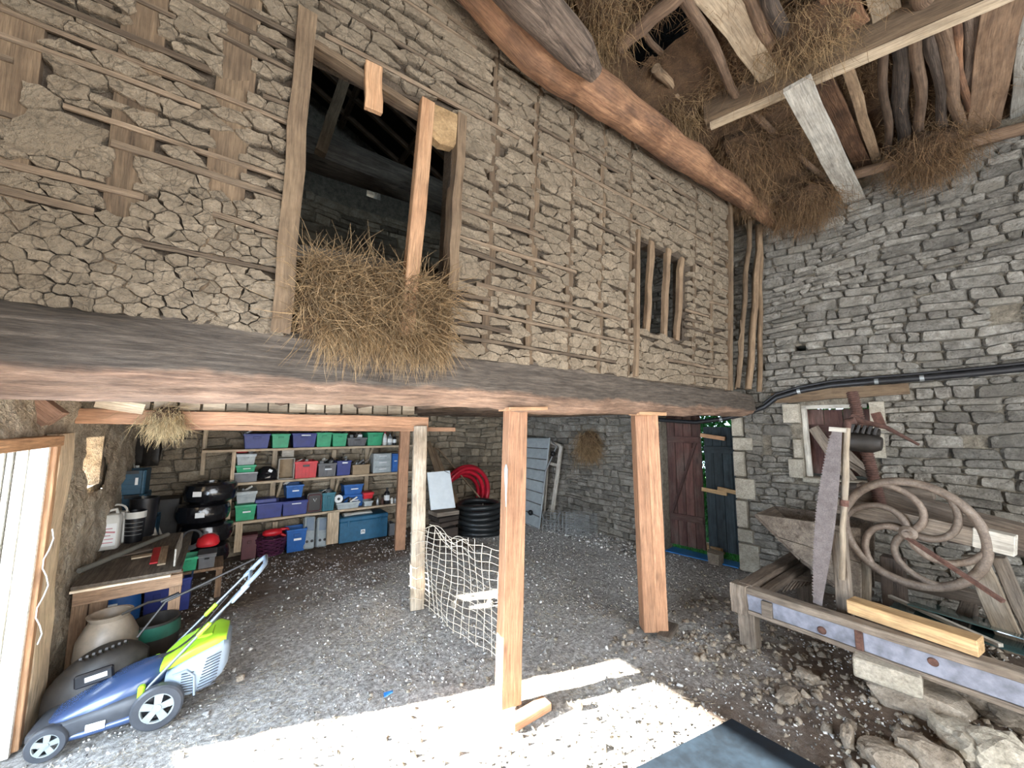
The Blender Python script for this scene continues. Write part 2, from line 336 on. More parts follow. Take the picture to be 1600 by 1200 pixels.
def pierced(mb, fr, u0, u1, v0, v1, holes, thick, front=0.):   # a slab with rectangular openings, as solid blocks round them
    O, U, Vv, Nn = fr; us = sorted({u0, u1, *[h[0] for h in holes], *[h[1] for h in holes]}); vs = sorted({v0, v1, *[h[2] for h in holes], *[h[3] for h in holes]})
    us = [u for u in us if u0 <= u <= u1]; vs = [v for v in vs if v0 <= v <= v1]
    for a, b in zip(us, us[1:]):
        run = None
        for c, d in list(zip(vs, vs[1:]))+[(None, None)]:
            solid = c is not None and not any(h[0] <= (a+b)/2 <= h[1] and h[2] <= (c+d)/2 <= h[3] for h in holes)
            if solid: run = (run[0], d) if run else (c, d)
            if not solid and run:
                c0, d0 = run; P = [O+U*x+Vv*y+Nn*(front-z) for z in (thick, 0) for x, y in ((a, c0), (b, c0), (b, d0), (a, d0))]
                mb.add(P, [(3, 2, 1, 0), (4, 5, 6, 7), (0, 1, 5, 4), (1, 2, 6, 5), (2, 3, 7, 6), (3, 0, 4, 7)]); run = None
def free(a, b, blocks):
    segs = [(a, b)]
    for x, y in blocks:
        segs = [s for (p, q) in segs for s in ((p, min(q, x)), (max(p, y), q)) if s[1]-s[0] > .03]
    return segs
def rubble(u0, u1, v0, v1, hm, wm, holes, seed):
    rnd = random.Random(seed); z = v0; out = []
    ph = [rnd.uniform(0, 6) for _ in range(4)]
    def wv(u, z): return (.022*math.sin(u*2.1+z*3+ph[0])+.013*math.sin(u*5.3+z*7+ph[1]))+.028*noise.noise(Vector((u*1.7, z*2.2, seed)))
    while z < v1:
        h = hm*rnd.uniform(.62, 1.45)
        for a, b in free(u0, u1, [(hh[0], hh[1]) for hh in holes if hh[2] < z+h*.6 and hh[3] > z+h*.4]):
            u = a
            while u < b-.02:
                w = wm*rnd.uniform(.4, 1.9)
                if b-(u+w) < wm*.4: w = b-u
                g = .0025; parts = [(z, z+h)]
                r = rnd.random()
                if r < .22 and h > hm*.95: k = rnd.uniform(.4, .6); parts = [(z, z+h*k), (z+h*k, z+h)]
                for c, d in parts:
                    jl, jr, jt = [rnd.uniform(-.012, .012) for _ in range(3)]
                    q = [(u+g+jl, c+g+wv(u, z)), (u+w-g+jr, c+g+wv(u+w, z)), (u+w-g-jr, d-g+wv(u+w, z+h)+jt), (u+g-jl, d-g+wv(u, z+h)-jt)]
                    poly = []
                    for i in range(4):
                        p = q[i]; pr = q[i-1]; nx = q[(i+1) % 4]
                        for o in (pr, nx):
                            L = math.hypot(o[0]-p[0], o[1]-p[1])+1e-6; k = min(rnd.uniform(.006, .028), L*.3)/L
                            poly.append((p[0]+(o[0]-p[0])*k+rnd.uniform(-.004, .004), p[1]+(o[1]-p[1])*k+rnd.uniform(-.004, .004)))
                    out.append(poly)
                u += w
        z += h
    return out
def parea(p): return abs(sum(p[i][0]*p[(i+1) % len(p)][1]-p[(i+1) % len(p)][0]*p[i][1] for i in range(len(p))))/2
CAMP = Vector((0, 0, H)); FWD = Vector((-R[:, 2]).tolist())
def lay(polys, fr, name, parent, mat, n_ind, back, dfun, inset=.84, bev=.5, rough=.004, smooth=0, tfun=None):
    O, U, Vv, Nn = fr; sc = []
    for p in polys:
        c = O+U*(sum(q[0] for q in p)/len(p))+Vv*(sum(q[1] for q in p)/len(p)); d = c-CAMP
        vis = d.normalized().dot(FWD); sc.append((parea(p)*abs(d.normalized().dot(Nn))/d.length_squared*(1 if vis > .5 else .01), p, c))
    sc.sort(key=lambda x: -x[0]); rest = MB()
    for i, (a, p, c) in enumerate(sc):
        t = tfun(c) if tfun else None
        if i < n_ind: m = MB(); m.lump(p, fr, back, dfun(), inset, bev, rough, t); obj(name, m, mat, parent, smooth)
        else: rest.lump(p, fr, back, dfun(), inset, bev, rough, t)
    if rest.v: obj(name+'_infill', rest, mat, parent, smooth, kind='stuff')

# --- floor: trodden earth
def fh(x, y):
    h = .018*noise.noise(Vector((x*1.3, y*1.3, 0)))+.010*noise.noise(Vector((x*5, y*5, 3)))+.006*noise.noise(Vector((x*17, y*17, 5)))
    h += .10*max(0, min(1, (x-2.55)/.8))*max(0, min(1, (1.15-y)/.6))          # earth bank at the right
    h += .05*max(0, min(1, (x-4.1)/.5))*max(0, min(1, (y-3.3)/.6))
    return h-.012
nx, ny = 190, 230; x0, x1, y0, y1 = -1.6, 5.9, -3.2, 6.6
A = np.array([(x0+(x1-x0)*i/nx, y0+(y1-y0)*j/ny, 0) for j in range(ny+1) for i in range(nx+1)])
A[:, 2] = [fh(a, b) for a, b, _ in A]
ii, jj = np.meshgrid(np.arange(nx), np.arange(ny)); b0 = (jj*(nx+1)+ii).ravel()
Fq = np.stack([b0, b0+1, b0+nx+2, b0+nx+1], 1)
m, nt, b = newmat('earth'); v = gcv(nt, (1, 1, 1)); MATS['earth'] = m
f1 = nz(nt, v, 1.1, 4, .55); f2 = nz(nt, v, 32, 7, .8); f3 = nz(nt, v, 9, 5, .7)
brown = ramp(nt, f3, [(.3, (.10, .066, .046)), (.7, (.25, .18, .13))]); dust = ramp(nt, f2, [(.36, (.20, .185, .17)), (.5, (.50, .48, .455)), (.62, (.86, .85, .83))])
# dusty, chalky ground in the middle, dark earth towards the back and the right
sx = N(nt, 'ShaderNodeSeparateXYZ'); nt.links.new(v, sx.inputs[0])
def mth(op, a, b_):
    n = N(nt, 'ShaderNodeMath', operation=op)
    for i, x in enumerate((a, b_)):
        if hasattr(x, 'is_linked'): nt.links.new(x, n.inputs[i])
        else: n.inputs[i].default_value = x
    return n.outputs[0]
sc = mth('ADD', mth('MULTIPLY', sx.outputs[0], .22), mth('MULTIPLY', sx.outputs[1], .30))     # grows to the back right
e1 = mth('ABSOLUTE', mth('SUBTRACT', mth('ADD', mth('MULTIPLY', sx.outputs[1], 1.0), mth('MULTIPLY', sx.outputs[0], -.28)), 2.4), 0)
val = mth('SUBTRACT', mth('ADD', mth('MULTIPLY', f1, 1.6), .55), mth('MULTIPLY', e1, .55))
fr_ = N(nt, 'ShaderNodeMapRange'); nt.links.new(val, fr_.inputs['Value']); fr_.inputs['From Min'].default_value = .05; fr_.inputs['From Max'].default_value = .6
nt.links.new(mixc(nt, brown, dust, fr_.outputs[0]), b.inputs['Base Color']); b.inputs['Roughness'].default_value = .95
bump(nt, b, mth('ADD', f2, f3), 1.0, .03)
bulk('floor', A, Fq, np.full(len(A), .5), 'earth', smooth=60, kind='structure')

# --- right wall
RF = (RP, RD, Vector((0, 0, 1)), RN)
uC = 4.25; uE = -4.6
dL = .93; dR = 0.0; wl_, _ = rw(1250, 640); wr_, _ = rw(1358, 640); wzt = rw(1300, 632)[1]; wzb = rw(1300, 748)[1]
holes = [(dR, dL, -1, 1.86), (wr_, wl_, wzb, wzt)]
for cu, cv, a, bb in ((1572, 489, .085, .07), (1525, 690, .07, .06), (1250, 545, .05, .04), (1198, 694, .04, .07), (1015, 668, .05, .05)):
    u, z = rw(cu, cv); holes.append((u-a, u+a, z-bb, z+bb))
wall_right = sroot('wall_right', tuple(RP))
m = MB(); pierced(m, RF, uE, uC+.5, -.2, ZC+.5, holes[:2]+holes[4:5], .55, -.03); obj('backing', m, 'mortar', wall_right)
m = MB()
for h in holes[2:4]+holes[5:]:     # putlog holes closed at the back
    pass
big = []
for fx0, fx1, fy0, fy1 in ((1228, 1255, 632, 662), (1230, 1262, 715, 745), (1162, 1168, 662, 700)): pass
stones = rubble(uE, uC, -.02, 4.2, .086, .19, [(h[0]-.02, h[1]+.02, h[2]-.02, h[3]+.02) for h in holes[:1]]+[(holes[1][0]-.04, holes[1][1]+.10, holes[1][2]-.06, holes[1][3]+.14)]+holes[2:]+[(-.13, 0, 0, 1.9)], 3)
def stone_tone(c): return min(1, max(0, .5+.35*noise.noise(c*.9)+random.uniform(-.35, .35)))
lay(stones, RF, 'stone', wall_right, 'stone', 300, -.06, lambda: random.uniform(.0, .032), .90, .6, .007, 0, stone_tone)
# pale quoins down the door's right side and round the window
z = 0.
while z < 1.72:
    h = random.uniform(.16, .34); w = random.choice((.12, .17, .22)); mm = MB(); mm.lump([(-w, z+.006), (-.002, z+.004), (-.002, z+h-.006), (-w, z+h-.008)], RF, -.3, .045, .93, .8, .004, random.uniform(.5, .9)); obj('quoin', mm, 'quoin', wall_right); z += h
for (a, b_, c, d, t) in ((wl_, wl_+.16, wzt-.20, wzt+.03, .8), (wl_, wl_+.14, wzb-.02, wzb+.2, .6), (wl_, wl_+.08, wzb+.2, wzb+.42, .5), (wr_-.12, wr_, wzt-.28, wzt+.03, .8), (wr_-.1, wr_, wzt-.55, wzt-.29, .6)):
    mm = MB(); mm.lump([(a+.004, c), (b_, c), (b_, d-.008), (a+.004, d-.008)], RF, -.25, .05, .93, .8, .004, t); obj('quoin', mm, 'quoin', wall_right)
mm = MB(); mm.plank(RP+RD*(wl_+.25)+V3(0, 0, wzt+.09)+RN*-.02, RP+RD*(wr_-.30)+V3(0, 0, wzt+.13)+RN*-.02, .16, .11, seg=6, wob=.008, t=.25); obj('lintel', mm, 'stud_wood', wall_right)
mm = MB(); mm.plank(RP+RD*(wl_+.02)+V3(0, 0, wzb-.03)+RN*-.05, RP+RD*(wr_-.02)+V3(0, 0, wzb-.03)+RN*-.05, .2, .05, t=.6); obj('sill', mm, 'quoin', wall_right, bevel=.01)

# --- back wall (stone), seen under the loft and, darker, inside the loft
BF = (Vector((0, YB, 0)), Vector((1, 0, 0)), Vector((0, 0, 1)), Vector((0, -1, 0)))
wall_back = sroot('wall_back', (0, YB, 0)); niche = (-.85, -.25, 1.42, 1.62)
hole2 = [py(585, 300, YB)]; hh = (hole2[0].x-.12, hole2[0].x+.12, hole2[0].z-.1, hole2[0].z+.16)
m = MB(); pierced(m, BF, -1.5, 5.2, -.2, 8.0, [hh], .5, -.03); obj('backing', m, 'mortar', wall_back)
st = rubble(-.9, 4.6, -.02, 2.0, .105, .25, [], 5)
lay(st, BF, 'stone', wall_back, 'stone_dark', 230, -.06, lambda: random.uniform(.0, .032), .90, .6, .007, 0, stone_tone)
st = rubble(-.9, 4.6, 2.35, 5.2, .12, .3, [hh], 6)
up = MB()
for p in st: up.lump(p, BF, -.06, random.uniform(0, .02), .86, .55, .004)
obj('upper_stone_infill', up, 'stone_dark', wall_back, kind='stuff')

# --- left wall: rough lime and earth render, a doorway and a deep little window
LF = (Vector((XL, 0, 0)), Vector((0, 1, 0)), Vector((0, 0, 1)), Vector((1, 0, 0)))
p = px(75, 697, XL); jY = 3.30; dZ = 1.585
wY0, wY1, wZ0, wZ1 = 4.28, 4.82, 1.20, 1.60
wall_left = sroot('wall_left', (XL, 3, 0))
lh = [(.15, jY, -1, dZ+.02), (wY0, wY1, wZ0, wZ1)]
m = MB(); pierced(m, LF, -3.1, 7.0, -.2, 8.0, lh, .5, -.02); obj('backing', m, 'plaster', wall_left)
# rough skin of render: displaced grid with the openings left out
def skin(name, parent, fr, u0, u1, v0, v1, step, holes, amp, mat, sd=0, base=0.):
    O, U, Vv, Nn = fr; nu = int((u1-u0)/step); nv = int((v1-v0)/step); idx = {}; m = MB(); vs = []; fs = []
    for j in range(nv+1):
        for i in range(nu+1):
            u, v_ = u0+(u1-u0)*i/nu, v0+(v1-v0)*j/nv
            q = Vector((u*2.3, v_*2.3, sd)); d = base+amp*(noise.noise(q)+.5*noise.noise(q*2.7)+.35*noise.noise(q*7))
            idx[(i, j)] = len(vs); vs.append(O+U*u+Vv*v_+Nn*d)
    for j in range(nv):
        for i in range(nu):
            u, v_ = u0+(u1-u0)*(i+.5)/nu, v0+(v1-v0)*(j+.5)/nv
            if any(h[0] < u < h[1] and h[2] < v_ < h[3] for h in holes): continue
            f = (idx[(i, j)], idx[(i+1, j)], idx[(i+1, j+1)], idx[(i, j+1)]); fs.append(f if (U.cross(Vv)).dot(Nn) > 0 else f[::-1])
    m.add(vs, fs, None, .5); return obj(name, m, mat, parent, 60)
skin('render', wall_left, LF, -3, 6.5, 0, 2.0, .03, [(.1, jY+.03, -1, dZ+.04), (wY0-.02, wY1+.02, wZ0-.02, wZ1+.02)], .055, 'plaster', 4, .015)
skin('upper_render', wall_left, LF, -3, 6.5, 2.0, 4.6, .09, [], .03, 'plaster', 5, .02)
# whitewashed board lining of the doorway reveal
tr = sroot('door_1', (XL-.1, jY, 0))
for k, (xa, xb, t) in enumerate(((-.848, -.775, .9), (-.895, -.85, .9), (-.925, -.90, .05), (-1.0, -.93, .85), (-1.18, -1.01, .7), (-1.34, -1.19, .8))):
    mm = MB(); mm.box(((xa+xb)/2, jY-.02, dZ/2), (xb-xa-.006, .03, dZ), t=t); obj('lining_board', mm, 'limewash', tr)
mm = MB(); mm.tube([(-.965, jY-.037, .78), (-.985, jY-.037, .70), (-.975, jY-.037, .62)], .009, 5, flat=.4); obj('paint_mark', mm, 'cyan_paint', tr, label='turquoise paint stroke')
mm = MB(); mm.plank((XL+.035, jY+.03, 0), (XL+.035, jY+.03, dZ+.03), .06, .055, up=(0, 1, 0), seg=4, wob=.003, t=.6); obj('door_post', mm, 'fresh_wood', tr, bevel=.004)
mm = MB(); mm.plank((XL+.035, .1, dZ+.02), (XL+.035, jY+.07, dZ+.02), .075, .06, seg=4, wob=.002, t=.6); obj('door_head', mm, 'fresh_wood', tr, bevel=.004)
mm = MB(); mm.plank((XL+.035, jY+.20, 0), (XL+.035, jY+.17, dZ+.06), .05, .25, up=(0, 1, 0), seg=9, wob=.012, t=1.3); obj('side_board', mm, 'pale_wood', tr)
mm = MB(); mm.tube([(XL+.085+.012*math.sin(i*1.3), jY-.02+.02*math.cos(i*1.1), 1.12-.05*i) for i in range(13)], .0028, 5); obj('cord', mm, 'label_white', tr)

m = MB(); m.box((-1.50, 1.5, .18), (.16, 4.2, .76)); obj('sun_blocker_1', m, 'plaster', kind='structure')  # unseen low kerb, added outside the doorway to cut off the sun patch
# --- wall behind the camera, with the wide cart entrance the daylight comes through
m = MB(); pierced(m, (Vector((0, -2.95, 0)), Vector((1, 0, 0)), Vector((0, 0, 1)), Vector((0, 1, 0))), -1.4, 6.4, -.2, 4.8, [(-.5, 4.0, -1, 3.7)], .4); obj('wall_front', m, 'mortar', kind='structure')

# --- wattle and daub wall above the big beam
WFr = (WO, WU, WV, WN)
a0, b0_ = ww(489, 78), ww(452, 505); a1 = ww(655, 152); a2 = ww(714, 215); a3 = ww(693, 470)
o1 = (a0[0]+.0, a2[0]-.02, .02, ww(600, 128)[1]); b1 = ww(998, 378); b2 = ww(1072, 402); b3 = ww(990, 512); o2 = (b1[0]-.02, b2[0]-.02, b3[1], (b1[1]+b2[1])/2)
o3 = (ww(1138, 460)[0], 6.0, -.05, 2.3)
topv = 2.30
xs_main = [o1, o2, o3]
wall_upper = sroot('wall_upper', (0, YW, 2.1))
m = MB(); pierced(m, WFr, -1.6, 4.9, -.02, topv+.2, xs_main, .10, -.022); obj('backing', m, 'mud_backing', wall_upper)
exposed_l = []; rnd = random.Random(5)
# upright studs (those the photo shows bare are listed in full, the others only near the surface)
studs = [(u, rnd.uniform(.045, .07)) for u in np.arange(-1.3, 4.4, .40)]
bare = []
for u_, v0_, v1_, w_ in ((ww(222, 100)[0], 1.02, 1.6, .055), (ww(185, 350)[0], .36, .70, .05), (ww(372, 80)[0], 1.52, 1.75, .06), (ww(362, 180)[0], .95, 1.45, .08), (ww(350, 310)[0], .55, .80, .08), (ww(5, 220)[0], .62, .92, .06)):
    bare.append((u_-w_/2, u_+w_/2, v0_, v1_)); mm = MB(); mm.plank(WO+WU*u_+WV*0+WN*-.012, WO+WU*(u_+.01)+WV*topv+WN*-.012, w_+.05, .03, up=WN, seg=6, wob=.004, t=rnd.uniform(.1, .45)); obj('stud', mm, 'stud_wood', wall_upper)
for u_ in np.arange(1.22, 4.2, .33):
    if any(h[0]-.03 < u_ < h[1]+.03 and h[2] < 1 for h in (o2, o3)): continue
    bare.append((u_-.004, u_+.004, .0, 2.3)) ; mm = MB(); mm.plank(WO+WU*u_+WN*-.012, WO+WU*(u_+.01)+WV*topv+WN*-.012, .07, .03, up=WN, seg=4, wob=.004, t=rnd.uniform(.0, .25)); obj('stud', mm, 'stud_wood', wall_upper)
# laths
rows = np.arange(.10, 2.3, .084)
for r, v0_ in enumerate(rows):
    u = -1.4+rnd.uniform(0, .4)
    while u < 4.35:
        L = rnd.uniform(.5, 1.5); ue = min(u+L, 4.35)
        for a, bb in free(u, ue, [(h[0]-.03, h[1]+.0) for h in xs_main if h[2]-.02 < v0_ < h[3]+.03]):
            if bb-a < .08: continue
            sl_ = rnd.uniform(-.012, .012); hgt = rnd.uniform(.015, .028)
            vis = rnd.random() < (.72 if a < .3 and v0_ > .6 else .38)
            if v0_ < .35 and a < .15: vis = vis and rnd.random() < .35
            if not vis and v0_ > (.1 if a > .9 else .62) and rnd.random() < .75: exposed_l.append((a, bb, v0_, .004, sl_))
            if vis:
                exposed_l.append((a, bb, v0_, hgt+.008, sl_))
                mm = MB(); mm.plank(WO+WU*a+WV*(v0_-sl_)+WN*.007, WO+WU*bb+WV*(v0_+sl_)+WN*.007, .014, hgt, up=WV, seg=4, wob=.003, t=rnd.random()); obj('lath', mm, 'lath_wood', wall_upper)
        u = ue+rnd.uniform(.02, .3)
def clip(poly, a, b_, c):       # keep a*x+b*y<=c
    out = []
    for i in range(len(poly)):
        p, q = poly[i], poly[(i+1) % len(poly)]; dp = a*p[0]+b_*p[1]-c; dq = a*q[0]+b_*q[1]-c
        if dp <= 0: out.append(p)
        if dp*dq < 0: k = dp/(dp-dq); out.append((p[0]+(q[0]-p[0])*k, p[1]+(q[1]-p[1])*k))
    return out
def cracked(u0, u1, v0, v1, du, dv, sfun):
    nu, nv = int((u1-u0)/du), int((v1-v0)/dv); P = {}
    for j in range(nv):
        for i in range(nu): P[(i, j)] = (i+.5*(j % 2)+rnd.uniform(-.42, .42), j+rnd.uniform(-.42, .42))
    cells = []
    for (i, j), (x, y) in P.items():
        poly = [(x-1.6, y-1.6), (x+1.6, y-1.6), (x+1.6, y+1.6), (x-1.6, y+1.6)]
        for dj in (-2, -1, 0, 1, 2):
            for di in (-2, -1, 0, 1, 2):
                q = P.get((i+di, j+dj))
                if q is None or (di == 0 and dj == 0): continue
                a, b_ = q[0]-x, q[1]-y; poly = clip(poly, a, b_, (q[0]**2+q[1]**2-x*x-y*y)/2)
        cells.append([(u0+a*du, v0+b_*dv) for a, b_ in poly])
    return cells
cells = cracked(-1.5, .18, -.22, .62, .065, .046, None)+cracked(-1.5, 1.1, .62, 2.34, .12, .068, None)+cracked(1.1, 4.6, -.25, 2.34, .15, .062, None)
cells += cracked(.18, 1.1, 1.9, 1.95, .15, .085, None)
final = []
def daub_tone(c): return min(1, max(0, .5+.4*noise.noise(c*1.1)+random.uniform(-.12, .12)))
for c in cells:
    cx = sum(p[0] for p in c)/len(c); cy = sum(p[1] for p in c)/len(c)
    if any(h[0]-.03 < cx < h[1]+.02 and h[2]-.02 < cy < h[3]+.02 for h in xs_main) or cx > o3[0]-.03: continue
    if any(a < cx < b_ and c0 < cy < d0 and b_-a > .02 for a, b_, c0, d0 in bare): continue
    if cy < -.01: continue
    c = clip(c, 0, -1, .01)
    if len(c) < 3: continue
    for a, b_, v0_, hh_, sl_ in exposed_l:
        if a < cx < b_ and abs(cy-v0_) < .16:
            vl = v0_+sl_*(2*(cx-a)/(b_-a)-1)
            c = clip(c, 0, 1, vl-hh_*.5) if cy < vl else clip(c, 0, -1, -(vl+hh_*.5))
            if len(c) < 3: break
    if len(c) < 3: continue
    for a, b_, c0, d0 in bare:
        if c0 < cy < d0 and abs(cx-(a+b_)/2) < .25:
            c = clip(c, 1, 0, a+rnd.uniform(-.009, .007)) if cx < (a+b_)/2 else clip(c, -1, 0, -b_+rnd.uniform(-.009, .007))
            if len(c) < 3: break
    if len(c) < 3: continue
    for h in xs_main:
        if h[2] < cy < h[3]:
            if cx <= h[0] and cx > h[0]-.3: c = clip(c, 1, 0, h[0]-.035)
            elif cx >= h[1] and cx < h[1]+.3: c = clip(c, -1, 0, -h[1]-.03)
        elif h[0] < cx < h[1] and h[3] < cy < h[3]+.2: c = clip(c, 0, -1, -h[3]-.01)
        if len(c) < 3: break
    if len(c) < 3 or parea(c) < .0004: continue
    # roughen the outline and open the crack
    cx = sum(p[0] for p in c)/len(c); cy = sum(p[1] for p in c)/len(c); out = []
    for i in range(len(c)):
        p, q = c[i], c[(i+1) % len(c)]; L = math.hypot(q[0]-p[0], q[1]-p[1]); out.append(p)
        if L > .024:
            ns = min(4, int(L/.02)+1)
            for k in range(1, ns): k = (k+rnd.uniform(-.25, .25))/ns; out.append((p[0]+(q[0]-p[0])*k+rnd.uniform(-1, 1)*.0055, p[1]+(q[1]-p[1])*k+rnd.uniform(-1, 1)*.005))
    g = rnd.uniform(.0006, .0028)
    out = [(cx+(x-cx)*(1-g/max(.02, abs(x-cx)+.01)), cy+(y-cy)*(1-g/max(.02, abs(y-cy)+.01))) for x, y in out]
    final.append(out)
lay(final, WFr, 'daub_piece', wall_upper, 'daub', 300, -.02, lambda: random.uniform(.010, .022), .95, .8, .0025, 0, daub_tone)
# jambs and sills of the openings
for u_, v0_, v1_, w_, nm in ((o1[0]-.035, -.0, o1[3]+.12, .075, 'jamb'), (o1[1]+.03, .35, o1[3]+.02, .055, 'jamb'), (o2[0]-.02, -.0, o2[3]+.05, .04, 'jamb'), (o3[0]-.0, -.02, 2.25, .05, 'jamb')):
    mm = MB(); mm.plank(WO+WU*(u_-.01)+WV*v0_+WN*-.005, WO+WU*u_+WV*v1_+WN*-.005, w_, .09, up=WN, seg=8, wob=.005, t=.35); obj(nm, mm, 'stud_wood', wall_upper)
mm = MB(); mm.plank(WO+WU*(o1[0]-.06)+WV*(ww(489, 66)[1])+WN*-.02, WO+WU*(o1[1]+.06)+WV*(ww(714, 207)[1])+WN*-.045, .07, .035, up=WV, seg=5, wob=.004, t=.2); obj('head_rail', mm, 'stud_wood', wall_upper)
mm = MB(); q = ww(700, 232)   # lump of straw daub over the opening's right end
mm.lump([(q[0]-.17, o1[3]-.14), (q[0]-.05, o1[3]-.19), (q[0]+.05, o1[3]-.17), (q[0]+.06, o1[3]+.03), (q[0]-.16, o1[3]+.03)], WFr, -.05, .03, .8, .6, .012, .7); obj('straw_daub_lump', mm, 'hay', wall_upper)

# --- loft floor boards above the lower room and the hay ceiling above the camera
lf = sroot('ceiling_loft', (2, 4, 1.98)); k = 0; y = 2.05
while y < 6.45:
    w = random.uniform(.14, .24); mm = MB(); mm.box((2.1, y+w/2, 2.0), (6.4, w-.008, .03), t=random.random()*.6); obj('floor_board', mm, 'stud_wood', lf); y += w
for x in np.arange(-.3, 4.9, .62):
    mm = MB(); mm.tube([(x+.04*math.sin(i), 2.0+i*.9, 1.92+.01*math.sin(i*2+x)) for i in range(6)], [.055]*6, 8, wob=.1, t=random.random()*.6); obj('joist', mm, 'old_pole', lf, 50)

# --- roof over the loft
rf = sroot('ceiling_roof', (2, 4, 4.6))
rp0, rp1 = V3(-1.5, 0, 8.0), V3(6.0, 0, 4.1)
m = MB(); m.add([(-1.5, -3.4, 8.05), (6.3, -3.4, 4.35), (6.3, 7.2, 4.35), (-1.5, 7.2, 8.05), (-1.5, -3.4, 8.15), (6.3, -3.4, 4.45), (6.3, 7.2, 4.45), (-1.5, 7.2, 8.15)], [(3, 2, 1, 0), (4, 5, 6, 7), (0, 1, 5, 4), (1, 2, 6, 5), (2, 3, 7, 6), (3, 0, 4, 7)]); obj('roof_deck', m, 'roof_dark', rf)
for y in np.arange(2.3, 6.5, .42):
    mm = MB(); mm.plank((-1.3, y, 7.80), (5.6, y+.05, 4.55), .055, .07, t=random.random()); obj('rafter', mm, 'old_pole', rf)
for x in np.arange(-.6, 5.2, .9):
    z = 8.05-(x+1.5)*.4744-.14; mm = MB(); mm.tube([(x, 2.1, z), (x+.05, 4.2, z), (x, 6.4, z)], .05, 7, t=random.random()*.5); obj('purlin', mm, 'old_pole', rf, 50)
def bigbeam(name, p, r, mat, label, cat='beam', wob=.06, n=14, flat=1., parent=None, group=None, t=.5):
    mm = MB(); pts = []
    for a, b_ in zip(p, p[1:]):
        for i in range(8): pts.append(Vector(a).lerp(Vector(b_), i/8))
    pts.append(Vector(p[-1])); k = len(pts); rr = [np.interp(i/(k-1), np.linspace(0, 1, len(r)), r) for i in range(k)]
    mm.tube(pts, [float(x) for x in rr], n, wob=wob, flat=flat, t=t); return obj(name, mm, mat, parent, 45, label=label, cat=cat, group=group)
a, bb = py(470, 226, 4.4), py(720, 322, 4.4)
d_ = (bb-a); bigbeam('tie_beam', [a-d_*.9, a, bb, bb+d_*1.2], [.21, .22, .20, .17], 'weathered', 'heavy squared tie beam crossing the dark loft behind the tall opening', n=8)
a, bb = py(470, 402, 3.4), py(620, 425, 3.4)
bigbeam('floor_beam', [a-(bb-a)*.8, a, bb, bb+(bb-a)], [.10, .10, .10, .10], 'weathered', 'brown timber lying behind the loft hay, under the mud wall', n=8)
for s_, e_ in (((500, 110), (560, 200)), ((640, 250), (610, 330))): pass
for i, ((ua, va), (ub, vb), lab) in enumerate((((545, 105), (500, 240), 'short brown brace in the top left of the tall opening'), ((500, 215), (650, 285), 'thin dark collar pole crossing above the tie beam'))):
    a, bb = py(ua, va, 3.6+i), py(ub, vb, 3.6+i); mm = MB(); mm.plank(a, bb, .09, .09, t=.6, seg=3, wob=.005); obj('roof_brace', mm, 'stud_wood', None, label=lab, cat='brace')

# ------------------------------------------------------------------ big timbers
# main beam: squared above, rounded and worn below, its right end a rounded log end
mm = MB(); rings = []; n = 36; X = np.linspace(-1.6, 5.12, 200); gs = []
prof = []
for j in range(n):
    a = 2*math.pi*j/n; prof.append((math.cos(a), math.sin(a)))
vs = []; fs = []; gsl = []
for i, x in enumerate(X):
    end = min(1, (5.14-x)/.35); end = math.sqrt(max(.03, 1-(1-end)**2)) if end < 1 else 1
    top = 2.12 if x < 3.6 else 2.12-.03*(x-3.6); bot = 1.80+.012*math.sin(x*1.7)+(.015 if x > 2.4 else 0)
    cz = (top+bot)/2; hz = (top-bot)/2*end; hy = .155*end*(1-.05*math.sin(x*2.3))
    for c, s_ in prof:
        pw = .38 if s_ > 0 else .62
        yy = hy*math.copysign(abs(c)**pw, c); zz = hz*math.copysign(abs(s_)**(.38 if s_ > 0 else .7), s_)
        q = Vector((x*.9, c*1.2, s_*1.2)); d = .022*noise.noise(q*1.6)+.014*noise.noise(Vector((x*3.5, c*5, s_*5)))+.008*noise.noise(Vector((x*9, c*9, s_*9)))
        k = 1+d/.15; vs.append((x, 2.06+yy*k, cz+zz*k)); gsl.append((x, yy+3, zz))
for i in range(len(X)-1):
    for j in range(n): fs.append((i*n+(j+1) % n, i*n+j, (i+1)*n+j, (i+1)*n+(j+1) % n))
fs.append(tuple(range(n))); fs.append(tuple((len(X)-1)*n+j for j in range(n-1, -1, -1)))
mm.add(vs, fs, gsl, .5)
m, nt, b = newmat('main_beam_wood'); MATS['main_beam_wood'] = m       # grey dusty face above; reddish underside with bounced sunlight put into its colour
v = gcv(nt, (2.2, 34, 34)); f = nz(nt, v, 1, 8, .78, 1.2)
grey = ramp(nt, f, [(.3, (.075, .056, .042)), (.7, (.20, .16, .125))]); warm = ramp(nt, f, [(.3, (.22, .122, .08)), (.7, (.50, .33, .22))])
bl = nz(nt, gcv(nt, (2, 5, 5)), 1, 4); warm = mixc(nt, warm, ramp(nt, bl, [(.45, (.12, .07, .045)), (.6, (.5, .32, .22))]), .35)
sx = N(nt, 'ShaderNodeSeparateXYZ'); nt.links.new(gcv(nt, (1, 1, 1)), sx.inputs[0]); wob_ = nz(nt, gcv(nt, (3, 3, 3)), 1, 4)
hgt = mth('ADD', sx.outputs[2], mth('MULTIPLY', mth('SUBTRACT', wob_, .5), .12))
r_ = N(nt, 'ShaderNodeMapRange'); nt.links.new(hgt, r_.inputs['Value']); r_.inputs['From Min'].default_value = -.075; r_.inputs['From Max'].default_value = -.05
fz = nz(nt, gcv(nt, (9, 70, 70)), 1, 4, .7); cc_ = mixc(nt, mixc(nt, warm, grey, r_.outputs[0]), ramp(nt, fz, [(.3, (.45,)*3), (.68, (1.35,)*3)]), .85, 'MULTIPLY')
